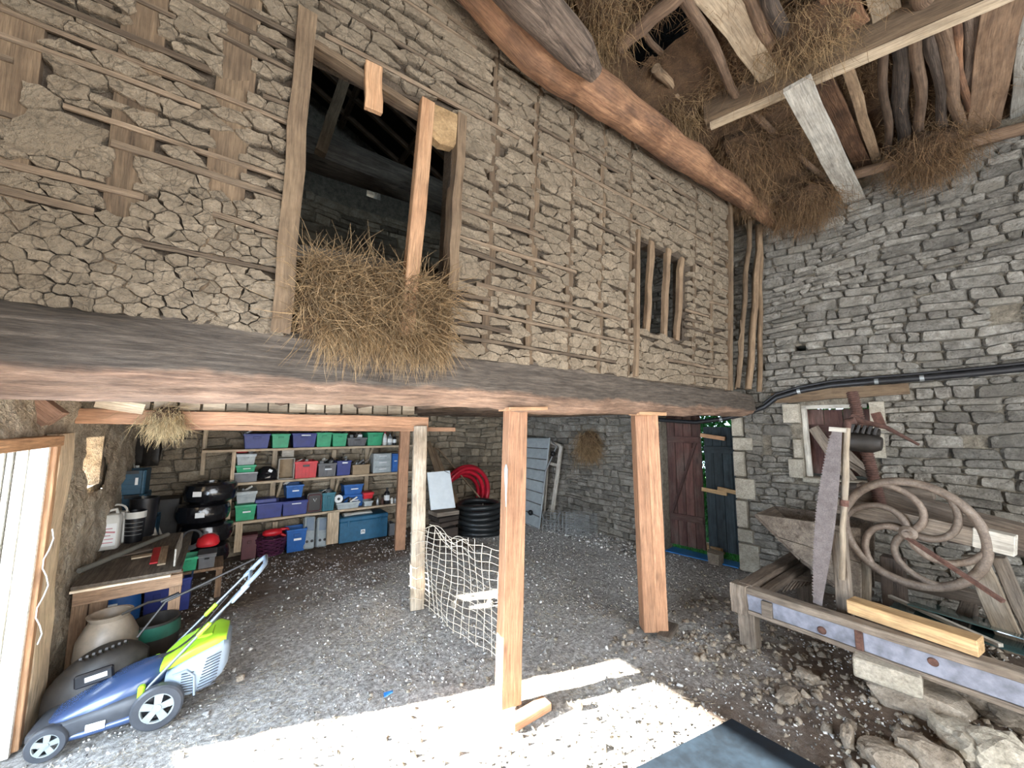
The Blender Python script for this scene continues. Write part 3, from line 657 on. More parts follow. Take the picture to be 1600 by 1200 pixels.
nt.links.new(cc_, b.inputs['Base Color']); b.inputs['Roughness'].default_value = .9; bump(nt, b, f, 1, .03)
mb_ = obj('main_beam', mm, 'main_beam_wood', None, 50, label='massive old timber beam spanning the barn under the wattle wall, rounded at its right end', cat='beam')
# peeled log along the top of the wattle wall, and a barked log laid on its left part
def lg(u, v, y=1.62): return py(u, v, y)
bigbeam('plate_log', [lg(700, -75), lg(830, 75), lg(960, 165), lg(1080, 250), lg(1150, 300), lg(1215, 352)], [.125, .135, .13, .12, .10, .07], 'peeled_log', 'orange-brown peeled log running along the top of the wattle wall', n=16, wob=.12)
bigbeam('bark_log', [lg(760, -70, 1.42), lg(850, 20, 1.42), lg(905, 85, 1.43), lg(930, 118, 1.44)], [.11, .11, .10, .05], 'bark', 'short dark log with cracked bark beside the peeled log, near the top edge', n=20, wob=.16)
# ceiling beams over the cart bay
a, bb = pz(1110, 197, 4.30), pz(1600, -18, 4.30); d_ = (bb-a)
cb = root('ceiling_beam', a, 'grey-brown squared beam with a pale split batten under it, crossing the ceiling towards the top right', 'beam')
mm = MB(); mm.plank(a+V3(0, 0, .13)-d_*.02, bb+d_*.9+V3(0, 0, .13), .13, .20, seg=8, wob=.01, t=.15); obj('beam', mm, 'beam_warm' if 0 else 'stud_wood', cb)
mm = MB(); mm.plank(a+d_*.0, bb+d_*.9, .05, .05, seg=8, wob=.004, t=.6); obj('batten', mm, 'pale_wood', cb)
a, bb = pz(1175, 322, 4.22), pz(1600, 200, 4.22); d_ = bb-a
bigbeam('ceiling_pole', [a-d_*.05, a+d_*.5+V3(0, 0, .02), bb, bb+d_*.9], [.035, .05, .055, .055], 'old_pole', 'long thin round pole crossing the ceiling just before the right stone wall', n=10, wob=.1)
# poles, slabs and planks laid across them, each with its own look: (pixel start, pixel end, width, material, shape, label)
zc = 4.44
LEV = [((968, 72), (1062, -8), .10, 'old_pole', 'r', 'stub of a round pole with a pale sawn end left of the ceiling hole', 4.38),
 ((1072, -5), (1152, 150), .075, 'old_pole', 'r', 'thin round ceiling pole right of the dark hole', 4.42),
 ((1105, -30), (1205, 118), .20, 'pale_wood', 'f', 'broad pale slab with light sapwood, tapering, beside the ceiling hole', 4.44),
 ((1155, -30), (1232, 112), .10, 'old_pole', 'r', 'dark round pole right of the pale tapering slab', 4.45),
 ((1185, -60), (1222, 55), .10, 'bark', 'r', 'short thick barked stub ending at the top of the ceiling', 4.43),
 ((1245, 130), (1338, 318), .165, 'grey_plank', 'f', 'pale grey flat plank hanging under the ceiling pole', 4.13),
 ((1275, 105), (1352, 262), .13, 'peeled_log', 'f', 'reddish rough slab right of the pale grey plank', 4.43),
 ((1318, 88), (1372, 255), .07, 'stud_wood', 'f', 'narrow squared board along the reddish slab', 4.42),
 ((1378, 72), (1390, 250), .06, 'old_pole', 'r', 'thin dark curved pole right of the narrow squared board', 4.43),
 ((1405, 62), (1412, 238), .11, 'bark', 'r', 'thick dark barked pole under the beam, left one of two', 4.46),
 ((1432, 52), (1440, 230), .08, 'old_pole', 'r', 'smoother brown pole touching the thick barked pole', 4.43),
 ((1455, 48), (1478, 215), .08, 'bark', 'r', 'dark bark pole leaning to the right, first of a close pair', 4.43),
 ((1472, 35), (1503, 212), .10, 'old_pole', 'r', 'rounded brown pole, second of the close pair near the right', 4.43),
 ((1490, 30), (1518, 208), .05, 'peeled_log', 'r', 'thin reddish pole right of the close pair', 4.42),
 ((1518, 15), (1508, 205), .10, 'bark', 'r', 'broad dark slab behind the wide board at the right', 4.47),
 ((1572, -20), (1535, 208), .20, 'bench_wood', 'f', 'wide brown sawn board near the top right corner', 4.42),
 ((1625, -20), (1600, 190), .16, 'grey_plank', 'f', 'greyish wide board at the right edge of the ceiling', 4.45),
 ((1290, -40), (1335, 45), .16, 'peeled_log', 'f', 'angular split slab with a pale face above the squared beam', 4.46),
 ((1365, -50), (1385, 22), .14, 'pale_wood', 'f', 'pale rough slab end above the squared beam', 4.47),
 ((1420, -60), (1448, 0), .14, 'old_pole', 'r', 'round pole end above the squared beam near the top edge', 4.45),
 ((985, 15), (1048, 110), .05, 'old_pole', 'r', 'thin pole seen crossing the dark ceiling hole', 4.6),
 ((1025, 105), (1060, 150), .07, 'stud_wood', 'r', 'ragged stub sticking out below the ceiling hole', 4.5),
 ((1150, 150), (1340, 330), .06, 'old_pole', 'r', 'dark pole buried in hay near the corner', 4.52)]
for (s_, e_, w, mat, sh, lab, zz) in LEV:
    a, bb = pz(*s_, zz), pz(*e_, zz); d_ = bb-a
    a = a-d_*.12 if s_[1] <= 0 else a
    mm = MB()
    if sh == 'r':
        pts = [a.lerp(bb, i/8)+V3(0, .012*math.sin(i*1.1+w*90), .008*math.cos(i*1.7+w*40)) for i in range(9)]
        mm.tube(pts, [w/2*(1-.02*i) for i in range(9)], 10, wob=.12); obj('ceiling_pole', mm, mat, None, 50, label=lab, cat='pole')
    else:
        mm.plank(a, bb, w, .035, seg=6, wob=.006, taper=.8 if 'taper' in lab else 1); obj('ceiling_plank', mm, mat, None, 0, .003, label=lab, cat='plank')
# dark end boards between the pole and the stone wall
for s_, e_, w, lab in (((1300, 285), (1345, 345), .10, 'short dark board end between the hay and the stone wall'), ((1492, 232), (1500, 300), .07, 'grey stub of pole on top of the stone wall'), ((1545, 225), (1550, 285), .16, 'square dark board end over the stone wall at the right')):
    a, bb = pz(*s_, 4.34), pz(*e_, 4.34); mm = MB(); mm.plank(a, bb+(bb-a)*.2, w, .05, seg=3, wob=.006); obj('board_end', mm, 'old_pole' if w < .15 else 'dark_wood', None, label=lab, cat='board')

# hay ceiling: lumpy packed mass with an open hole, plus hanging stalks
hc = sroot('ceiling', (3, 0, 4.5)); idx = {}; m = MB(); vs = []; fs = []; NX, NY = 90, 90
hx0, hx1, hy0, hy1 = 1.0, 5.75, -2.9, 1.95
hA, hB = pz(985, 100, 4.55), pz(1085, 20, 4.55); hc_ = (hA+hB)/2
for j in range(NY+1):
    for i in range(NX+1):
        x, y = hx0+(hx1-hx0)*i/NX, hy0+(hy1-hy0)*j/NY
        q = Vector((x*2.2, y*2.2, 1)); z = 4.56+.10*noise.noise(q)+.06*noise.noise(q*2.6)+.03*noise.noise(q*6)
        edge = max(0, 1-max(0, 5.55-x-.134*(y-0))/.55); z -= .16*edge*(.6+noise.noise(Vector((x, y*3, 0))))
        z -= .20*max(0, 1-max(0, 1.75-y)/.5)*max(0, min(1, (x-2.2)/.6))
        vs.append((x, y, z)); idx[(i, j)] = len(vs)-1
HP = [pz(975, 92, 4.5), pz(1022, 28, 4.5), pz(1072, 4, 4.5), pz(1090, 45, 4.5), pz(1040, 95, 4.5), pz(1000, 112, 4.5)]
def inpoly(x, y, P):
    c = False
    for i in range(len(P)):
        a, b_ = P[i], P[i-1]
        if (a.y > y) != (b_.y > y) and x < (b_.x-a.x)*(y-a.y)/(b_.y-a.y)+a.x: c = not c
    return c
for j in range(NY):
    for i in range(NX):
        x, y = hx0+(hx1-hx0)*(i+.5)/NX, hy0+(hy1-hy0)*(j+.5)/NY
        if inpoly(x, y, HP): continue
        fs.append((idx[(i, j)], idx[(i, j+1)], idx[(i+1, j+1)], idx[(i+1, j)]))
m.add(vs, fs); obj('hay_bed', m, 'hay_dark', hc, 60)
m = MB(); m.box((.0, -.5, 4.62), (2.2, 5, .05)); obj('board_deck', m, 'dark_wood', hc)
def inrange(n, f): return np.array([f() for _ in range(n)])
n = 26000; P = np.stack([RNG.uniform(1.9, 5.5, n), RNG.uniform(-.9, 1.75, n), np.zeros(n)], 1)
cl = np.array([noise.noise(Vector((x*2.5, y*2.5, 7))) for x, y, _ in P])
keep = (cl > -.12)&np.array([not inpoly(x, y, HP) for x, y, _ in P]); P = P[keep]
P[:, 2] = [4.53+.10*noise.noise(Vector((x*2.2, y*2.2, 1))) for x, y, _ in P]
D = RNG.normal(0, 1, P.shape); D[:, 2] = -abs(D[:, 2])*.45
strands('hanging_hay', P, D, RNG.uniform(.05, .2, len(P)), .0016, 'hay_brown', hc, droop=.15, kind='stuff')
def tuft(cpt, r, n, L, name, label, mat='hay', z=-1., w=.0015, core=True, flat=1., cat='hay'):
    cpt = Vector(cpt); P = np.array(cpt)+RNG.normal(0, 1, (n, 3))*np.array([r, r*flat, r*.7])*.5
    D = RNG.normal(0, .6, (n, 3)); D[:, 2] += z
    rt_ = root(name, cpt, label, cat); strands('stalks', P, D, RNG.uniform(L*.5, L, n), w, mat, rt_, droop=.25, kind='stuff')
    if core:
        mm = MB(); k = 12; rg = []
        for i in range(1, 8):
            ph = math.pi*i/8; rg.append([cpt+Vector((math.sin(ph)*math.cos(2*math.pi*j/k)*r, math.sin(ph)*math.sin(2*math.pi*j/k)*r*flat, math.cos(ph)*r*.75))*(.8+.5*noise.noise(Vector((i*.7, j*.9, cpt.x)))) for j in range(k)])
        mm.loft(rg, .4); obj('core', mm, 'hay_dark', rt_, 60)
    return rt_
tuft(pz(1045, 190, 4.46), .26, 1600, .28, 'hay_clump', 'golden hay hanging out right below the dark ceiling hole')
tuft(pz(930, 30, 4.45), .22, 1100, .26, 'hay_clump', 'tawny hay bulging beside the barked log at the top edge')
tuft(pz(1150, 240, 4.40), .26, 1600, .30, 'hay_clump', 'brown hay hanging over the peeled log left of the pale grey plank', 'hay_brown')
tuft(pz(1215, 235, 4.42), .22, 1000, .26, 'hay_clump', 'thick hay packed close against the left of the pale grey plank', 'hay_brown')
a = rw(1262, 345); tuft(RP+RD*a[0]+V3(0, 0, a[1]+.12)+RN*.30, .30, 2600, .34, 'hay_clump', 'dark hay drooping over the corner where both walls meet', 'hay_brown')
a = rw(1450, 272); tuft(RP+RD*a[0]+V3(0, 0, a[1]+.10)+RN*.26, .26, 2200, .32, 'hay_clump', 'dark hay drooping in front of the stone wall under the long pole', 'hay_brown')
tuft(pz(1165, 300, 4.25), .22, 1500, .26, 'hay_clump', 'dark hay spilling over the right end of the peeled log', 'hay_brown')
tuft(pz(1260, 50, 4.46), .26, 1300, .26, 'hay_clump', 'golden hay above the squared beam near the top edge')

# ------------------------------------------------------------------ loft openings
def board(name, s_, e_, w, th, mat, label, cat='board', off=.03, t=.7, seg=4, wob=.004):
    a, bb = ww(*s_), ww(*e_); mm = MB(); mm.plank(WO+WU*a[0]+WV*a[1]+WN*off, WO+WU*bb[0]+WV*bb[1]+WN*off, w, th, up=WN, seg=seg, wob=wob, t=t)
    return obj(name, mm, mat, None, bevel=.003, label=label, cat=cat)
board('hanging_board', (583, 103), (582, 176), .085, .03, 'fresh_wood', 'short board with rounded lower end hanging from the head of the tall opening', off=.01)
board('leaning_board', (664, 165), (631, 528), .075, .055, 'fresh_wood', 'long squared timber standing askew in the tall opening, foot in the hay', off=.03, t=.55)
for s_, e_, w, lab in (((1020, 376), (1012, 524), .06, 'crooked left slat of the small barred opening'), ((1046, 388), (1040, 530), .055, 'middle slat of the small barred opening'), ((1068, 402), (1060, 532), .06, 'right slat of the small barred opening')):
    board('window_slat', s_, e_, w, .04, 'stud_wood', lab, 'slat', -.02, seg=6, wob=.008)
for s_, e_, w, lab in (((1172, 345), (1153, 606), .055, 'leftmost tall pole in the corner opening above the beam end'), ((1187, 352), (1170, 608), .075, 'middle thick pole in the corner opening above the beam end'), ((1200, 375), (1187, 612), .06, 'rightmost pole in the corner opening, against the stone wall'), ((1158, 500), (1150, 608), .02, 'thin short stick left of the corner poles')):
    a, bb = pp(*s_, WO, WN), pp(*e_, WO, WN)
    a.x = min(a.x, 5.0); mm = MB(); mm.tube([a.lerp(bb, i/6)+V3(.008*math.sin(i*2), .008*math.cos(i*3), 0) for i in range(7)], w/2, 8, wob=.08); obj('corner_pole', mm, 'stud_wood', None, 50, label=lab, cat='pole')
a, bb = pp(1146, 330, WO+V3(0, .5, 0), WN), pp(1172, 400, WO+V3(0, .5, 0), WN); mm = MB(); mm.plank(a, bb, .06, .05); obj('roof_brace', mm, 'old_pole', None, label='slanting brace seen in the top of the corner opening', cat='brace')

# hay heap spilling from the tall opening
hr = root('loft_hay', WO+WU*.6, 'heap of dry hay spilling out of the tall opening over the beam', 'hay')
mm = MB(); rg = []
for i, x in enumerate(np.linspace(o1[0]+.02, o1[1]+.0, 16)):
    tp = .30+.07*math.sin(x*5)+.03*math.sin(x*13); ring = []
    for (dy, dz) in ((.02, .0), (-.02, .08), (-.03, tp*.6), (.02, tp), (.3, tp+.08), (.9, tp+.02), (.9, -.05)):
        ring.append(WO+WU*x+V3(0, dy+.03*noise.noise(Vector((x*4, dy*3, dz*6))), dz+.03*noise.noise(Vector((x*5, dz*5, dy*4)))))
    rg.append(ring)
mm.loft(rg, .5); obj('core', mm, 'hay_dark', hr, 60)
n = 6000; u_ = RNG.uniform(o1[0]+.03, o1[1]-.0, n); v_ = RNG.uniform(0, 1, n)**.8*.36+.02
P = np.array([tuple(WO+WU*float(a)+WV*float(b_)+WN*random.uniform(-.05, .05)) for a, b_ in zip(u_, v_)]); D = RNG.normal(0, 1, (n, 3)); D[:, 2] -= .5; D[:, 1] -= .25
strands('stalks', P, D, RNG.uniform(.08, .26, n), .0016, 'hay', hr, droop=.25, curl=.3, kind='stuff')
n = 1300; u_ = RNG.uniform(o1[0]+.1, o1[1], n); P = np.array([(float(a), 1.875+random.uniform(-.03, .01), 2.13+random.uniform(-.02, .06)) for a in u_]); D = RNG.normal(0, .5, (n, 3)); D[:, 2] -= 1.2; D[:, 1] -= .25
strands('hanging_stalks', P, D, RNG.uniform(.06, .24, n), .0013, 'hay', hr, droop=.3, curl=.25, kind='stuff')

# ------------------------------------------------------------------ posts and the second beam
def post(name, pb, pt, w, d, mat, label, t=.55, extra=None, up=None):
    r_ = root(name, pb, label, 'post'); mm = MB(); mm.plank(pb, pt, w, d, up=up or (0, 1, 0), seg=6, wob=.0015, t=t); obj('shaft', mm, mat, r_, bevel=.004); return r_
ax = V3(.995, -.1, 0)
p1b = pz(803, 1107, .03)+V3(.0, .06, 0); p1t = py(803, 640, 2.0)
r1 = post('wooden_post', p1b+V3(0, 0, -.0), V3(p1t.x+.05, 2.05, 1.80), .135, .10, 'post_wood', 'nearest new orange timber post, standing on a wedge in the sunlight', up=(.2, 1, 0))
mm = MB(); a = pz(795, 1140, .02); mm.plank(pz(797, 1132, .02), pz(855, 1098, .03), .085, .045, seg=2, wob=.002, t=.5); obj('foot_wedge', mm, 'post_wood', r1, bevel=.004)
mm = MB(); c = V3(p1t.x+.05, 2.0, 1.807); mm.plank(c+V3(-.13, 0, 0), c+V3(.17, -.02, .012), .14, .022, t=.6); obj('cap_wedge', mm, 'fresh_wood', r1, bevel=.003)
p2b = pz(1030, 987, .02); p2t = py(1014, 645, 2.0)
r2 = root('wooden_post', p2b, 'second new timber post, doubled, under the beam right of the nearest post', 'post')
for k, (dx, t) in enumerate(((-.05, .5), (.05, .75))):
    dd = V3(dx*.8, -dx*.6, 0); mm = MB(); mm.plank(p2b+dd*1.0+V3(0, .05, 0), V3(p2t.x, 2.05, 1.80)+dd, .10, .13, up=(.6, .8, 0), seg=5, wob=.0015, t=t); obj('timber', mm, 'post_wood', r2, bevel=.004)
mm = MB(); c = V3(p2t.x, 2.0, 1.812); mm.plank(c+V3(-.17, .03, 0), c+V3(.15, -.02, .0), .13, .03, t=.8); obj('cap_board', mm, 'fresh_wood', r2, bevel=.003)
mm = MB(); mm.plank(p2b+V3(-.07, -.08, .0), p2b+V3(.2, .0, .0), .1, .035, t=.2); obj('foot_board', mm, 'weathered', r2, bevel=.004)
p3b = pz(651, 950, 0)
r3 = post('old_post', p3b, V3(p3b.x-.02, p3b.y, 1.70), .125, .10, 'grey_post', 'weathered pale squared post with netting tied to it', .6, up=(.3, 1, 0))
p4b = pz(624, 858, 0)
r4 = post('wooden_post', p4b, V3(p4b.x+.02, p4b.y, 1.66), .135, .11, 'post_wood', 'new knotty timber post right in front of the shelves', .6, up=(.2, 1, 0))
a = V3(-.78, 3.72, 1.755); bb = V3(1.62, 3.62, 1.735)
sb = root('second_beam', a, 'pair of reddish sawn timbers behind the main beam, hay caught on them', 'beam')
mm = MB(); mm.plank(a, bb, .10, .10, seg=8, wob=.003, t=.75); obj('upper_timber', mm, 'post_wood', sb, bevel=.004)
mm = MB(); mm.plank(a+V3(.35, .02, -.072), bb+V3(.3, .02, -.072), .15, .042, seg=8, wob=.002, t=.35); obj('lower_timber', mm, 'post_wood', sb, bevel=.003)
for k in range(15):      # short ends of board packed between the timbers and the loft floor
    x = -.5+k*.14; mm = MB(); mm.box((x, 3.74, 1.85), (.125+random.uniform(-.01, .01), .07, .085), rz=random.uniform(-.03, .03), t=random.random()); obj('packing_block', mm, 'pale_wood', sb)
tuft(py(262, 650, 3.62), .09, 900, .20, 'hay_tuft', 'pale straw caught over the second beam', 'straw_gold', -1.2, .0012, True, .6, 'straw')
a, bb = py(12, 600, 3.2), py(88, 655, 3.2)
mm = MB(); mm.plank(a-(bb-a)*.6, bb, .13, .10, seg=3, wob=.006, t=.6); obj('timber_stub', mm, 'beam_warm', None, label='broken rough timber end between the main beam and the door frame', cat='timber')
mm = MB(); mm.plank(py(150, 628, 3.3), py(225, 640, 3.3), .02, .06, t=.9, seg=2, wob=.004); obj('splinter_board', mm, 'pale_wood', sb)

# small netting between the old post and the nearest post
nr = root('wire_netting', p3b, 'twine netting stretched low between the weathered post and the nearest post', 'netting')
A_ = p3b+V3(.03, -.05, 0); B_ = V3(1.68, 2.30, 0)
def npt(s, z): q = A_.lerp(B_, s); return V3(q.x+.02*math.sin(s*9+z*7), q.y+.01*math.sin(z*11), z)
mm = MB()
for k in range(14):
    s = k/13; ztop = .72+.10*s+.03*math.sin(s*12); mm.tube([npt(s+.012*math.sin(z*9+k), z) for z in np.linspace(.02, ztop, 9)], .0032, 4)
obj('upright_twines', mm, 'twine', nr, kind='stuff')
mm = MB()
for k in range(15):
    z0_ = .04+k*.048; mm.tube([npt(s, min(z0_*(1+.12*s)+.008*math.sin(s*25+k), .85)) for s in np.linspace(0, 1, 22)], .003, 4)
obj('cross_twines', mm, 'twine', nr, kind='stuff')
mm = MB()
for k in range(5): mm.tube([npt(.05+.5*t_+.04*k, .74+.05*math.sin(t_*6+k)-.10*t_*(k % 2)) for t_ in np.linspace(0, 1, 12)], .003, 4)
obj('top_cord', mm, 'twine', nr)
mm = MB()
for k in range(7): z_ = .1+.1*k; mm.tube([p3b+V3(.08*math.cos(a_), .07*math.sin(a_), z_+.02*math.sin(a_*2+k)) for a_ in np.linspace(0, 6.28, 10)], .003, 4)
obj('tied_cords', mm, 'twine', r3)
#PART2
# ------------------------------------------------------------------ door in the right wall and the outside behind it
def R3(u, z, n=0.): return RP+RD*u+V3(0, 0, z)+RN*n
dr = sroot('door_2', tuple(R3(.45, 0, -.2)))
for k in range(4):
    w = .118; u = .93-.06-w*k; t = random.random(); mm = MB(); mm.plank(R3(u, .07, -.22), R3(u, 1.855, -.22), w-.006, .028, up=RN, seg=3, wob=.001, t=t*.7+.15); obj('plank', mm, 'red_door', dr, bevel=.002)
for z in (.45, 1.52): mm = MB(); mm.plank(R3(.90, z, -.195), R3(.47, z, -.195), .03, .09, up=(0, 0, 1), t=.3); obj('ledge', mm, 'red_door', dr, bevel=.002)
mm = MB(); mm.plank(R3(.88, .5, -.19), R3(.52, 1.48, -.19), .03, .045, up=RN, t=.1); obj('brace', mm, 'red_door', dr)
ds = sroot('door_3', tuple(R3(.2, 0, -.2)))
for k in range(4):
    w = .112; u = .37-w*k; mm = MB(); mm.plank(R3(u, .10, -.24), R3(u, 1.70, -.24), w-.004, .028, up=RN, t=random.random()*.8); obj('plank', mm, 'black_door', ds, bevel=.002)
mm = MB(); mm.plank(R3(.42, 1.4, -.2), R3(.0, 1.4, -.2), .03, .09, t=.4); obj('ledge', mm, 'black_door', ds)
for i, (s_, e_, w, lab) in enumerate((((1088, 680), (1127, 686), .05, 'short orange batten across the top of the doors'), ((1090, 766), (1130, 774), .05, 'pale batten fixed across the middle of both doors'), ((1115, 765), (1158, 775), .05, 'second pale batten, reaching the right door jamb'))):
    a, bb = rw(*s_), rw(*e_); mm = MB(); mm.plank(R3(a[0], a[1], -.15), R3(bb[0], bb[1], -.15), .03, w, t=.7); obj('door_batten', mm, 'oak_block' if i else 'fresh_wood', None, bevel=.003, label=lab, cat='batten')
for a, b_ in ((0.905, .985),):   # pale standing stone and old board beside the door
    mm = MB(); mm.lump([(b_+.0, .25), (b_+.17, .25), (b_+.16, 1.80), (b_, 1.80)], RF, -.1, .045, .93, .8, .004, .7); obj('jamb_stone', mm, 'grey_plank', wall_right)
mm = MB(); mm.plank(R3(.975, .0, -.05), R3(.96, 1.75, -.05), .05, .05, up=RN, t=.3, seg=4, wob=.004); obj('door_frame', mm, 'weathered', dr)
c = pz(1108, 862, .04); mm = MB(); mm.plank(pz(1092, 850, .10), pz(1130, 862, .10), .10, .08, t=.8); obj('wood_block', mm, 'oak_block', None, bevel=.005, label='pale wooden block wedged at the foot of the doors', cat='block')
mm = MB(); mm.lump([(.20, .0), (.34, .0), (.35, .16), (.19, .15)], RF, -.05, .10, .85, .6, .006, .5); obj('door_stone', mm, 'rubble_stone', None, label='small grey stone holding the black door leaf', cat='stone')
m = MB(); m.box((10.5, 2, -.25), (10, 16, .1)); obj('ground_outside', m, 'grass', None, kind='structure')
n = 15000; P = np.stack([RNG.uniform(6.2, 8.4, n), RNG.uniform(-.5, 6.5, n), RNG.uniform(-.1, 2.9, n)], 1)
strands('hedge', P, RNG.normal(0, 1, (n, 3)), RNG.uniform(.06, .16, n), .026, 'leaf', None, kind='stuff', label='green hedge glimpsed outside above and below the doors', cat='hedge')
n = 900; P = np.stack([RNG.uniform(0, 1, n), RNG.uniform(0, 1, n), np.zeros(n)], 1)
P = np.array([tuple(R3(.02+.9*a, .0, -.5+.28*b_)) for a, b_, _ in P]); D = RNG.normal(0, .4, (n, 3)); D[:, 2] += 1
strands('threshold_weeds', P, D, RNG.uniform(.05, .14, n), .004, 'leaf', None, kind='stuff', label='green weeds poking in under the doors', cat='weeds')
q = [pz(1072, 862, .02), pz(1155, 883, .02)]
mm = MB(); mm.lump([(-.0, 0), (.9, 0), (.9, .26), (.02, .2)], (R3(.02, .015, .0), RD, RN*-1, V3(0, 0, 1)), -.01, .006, .95, .5, .004, .5); obj('blue_sheet', mm, 'blue_film', None, label='blue plastic sheet on the ground at the door sill', cat='sheet')

# window: shutter, frame
wn = sroot('window_1', tuple(R3((wl_+wr_)/2, (wzt+wzb)/2, -.2)))
W_ = wl_-wr_+.2; ub = wl_+.02
for k in range(4):
    w = (W_-.1)/4; mm = MB(); mm.plank(R3(ub-.025-w*(k+.5), wzb+.02, -.26), R3(ub-.025-w*(k+.5), wzt-.04-.006*(k % 2), -.26), w-.004, .025, up=RN, t=random.random()); obj('shutter_plank', mm, 'red_door', wn, bevel=.002)
mm = MB(); mm.plank(R3(ub-.02, wzt-.25, -.235), R3(wr_+.05, wzt-.25, -.235), .025, .07, t=.3); obj('shutter_ledge', mm, 'red_door', wn)
mm = MB(); mm.plank(R3(wl_-.03, wzb, -.10), R3(wl_-.02, wzt, -.10), .05, .05, up=RN, t=.9); obj('frame_post', mm, 'grey_plank', wn)
mm = MB(); mm.plank(R3(wl_, wzt-.02, -.10), R3(wr_+.02, wzt-.02, -.10), .05, .04, t=.9); obj('frame_head', mm, 'grey_plank', wn)
mm = MB(); mm.tube([R3(wl_-.12, wzb+.50, -.16), R3(wl_-.2, wzb+.35, -.13), R3(wl_-.33, wzb+.05, -.1)], [.02, .035, .05], 8, wob=.2); obj('sack', mm, 'weathered', None, 50, label='grey crumpled cloth leaning inside the window recess', cat='cloth')
for s_, e_, lab in (((1268, 668), (1330, 752), 'grey board leaning diagonally across the window recess'), ((1300, 690), (1352, 740), 'second slanting grey board low in the window recess')):
    a, bb = rw(*s_), rw(*e_); mm = MB(); mm.plank(R3(a[0], a[1], -.12), R3(bb[0], bb[1], -.05), .1, .02, up=RN, seg=2, wob=.002, t=.6); obj('recess_board', mm, 'weathered', None, label=lab, cat='board')

# black pipe running along the right wall from behind the beam end
pts = []
for u, v in ((1000, 652), (1045, 657), (1090, 660), (1130, 655), (1165, 648), (1197, 636), (1215, 622), (1250, 612), (1300, 603), (1370, 597), (1440, 592), (1520, 585), (1600, 577)):
    a = rw(u, v); pts.append(R3(a[0], a[1], .07))
pts.append(pts[-1]+(pts[-1]-pts[-2])*1.6)
pr = root('black_pipe', pts[6], 'thick black plastic pipe clipped along the stone wall from the beam end', 'pipe')
mm = MB(); mm.tube(pts, .028, 10); obj('pipe', mm, 'pipe_black', pr, 50)
mm = MB(); mm.tube([p+V3(0, 0, .045)+RN*.0 for p in pts[5:]], .013, 8); obj('cable', mm, 'pipe_black', pr, 50)
for k in (3, 4, 7, 9, 10): mm = MB(); d = (pts[k+1]-pts[k]).normalized(); mm.tube([pts[k]-d*.015, pts[k]+d*.015], .031, 10); obj('clip', mm, 'zinc', pr, 50)

# swallow-nest like wad of old hay hanging high on the wall
a = rw(930, 695); tuft(R3(a[0], a[1]+.05, .15), .24, 2200, .34, 'hay_wad', 'dark wad of old hay hanging on the stone wall left of the doubled post', 'hay', -1.1, .0015, True, .5, 'hay')

# ------------------------------------------------------------------ shelves on the back wall
YS = 6.03
def sp(u, v, y=None): return py(u, v, YS if y is None else y)
sh = root('shelf_unit', (1.0, 6.2, 0), 'rough pale timber shelving of three long boards on the back wall', 'shelf')
def pl(name, a, b_, w, h, mat='pale_wood', par=sh, up=(0, 0, 1), t=None, off=0):
    mm = MB(); mm.plank(a, b_, w, h, up=up, seg=3, wob=.001, t=t); return obj(name, mm, mat, par, bevel=.002)
zs1, zs2, zs3 = sp(450, 700).z, sp(450, 749).z, sp(450, 806).z
xs1, xs2, xs3 = sp(316, 703).x, sp(363, 752).x, sp(358, 815).x; xe = sp(640, 700).x
for nm, a, z in (('shelf_board', xs1, zs1), ('shelf_board', xs2, zs2), ('shelf_board', xs3, zs3)):
    pl(nm, V3(a, YS+.19, z-.012), V3(xe+.1, YS+.19, z-.012), .40, .024, t=.4); pl('front_batten', V3(a, YS-.01, z-.016), V3(xe+.1, YS-.01, z-.016), .02, .03, t=.7)
def upr(u, v0, v1, w, y=None, t=.7):
    a, b_ = sp(u, v0, y), sp(u, v1, y); x = a.x; pl('upright', V3(x, a.y, b_.z), V3(x, a.y, a.z), w, .045, up=(0, 1, 0), t=t)
upr(322, 672, 742, .045, 6.36); upr(366, 706, 757, .04, YS-.03, .9); upr(360, 757, 815, .045, YS-.03, .9); upr(374, 815, 862, .075, YS)
upr(521, 800, 849, .15, YS-.03, .8)
for u, v0, v1 in ((430, 703, 776), (522, 703, 770), (574, 698, 768), (430, 815, 850)): upr(u, v0, v1, .06, 6.36, .5)
for (a, b_) in (((440, 752), (433, 775)), ((529, 748), (523, 770)), ((582, 700), (576, 716))):
    pl('brace', sp(*a, YS+.05), sp(*b_, 6.34), .03, .04, t=.6)

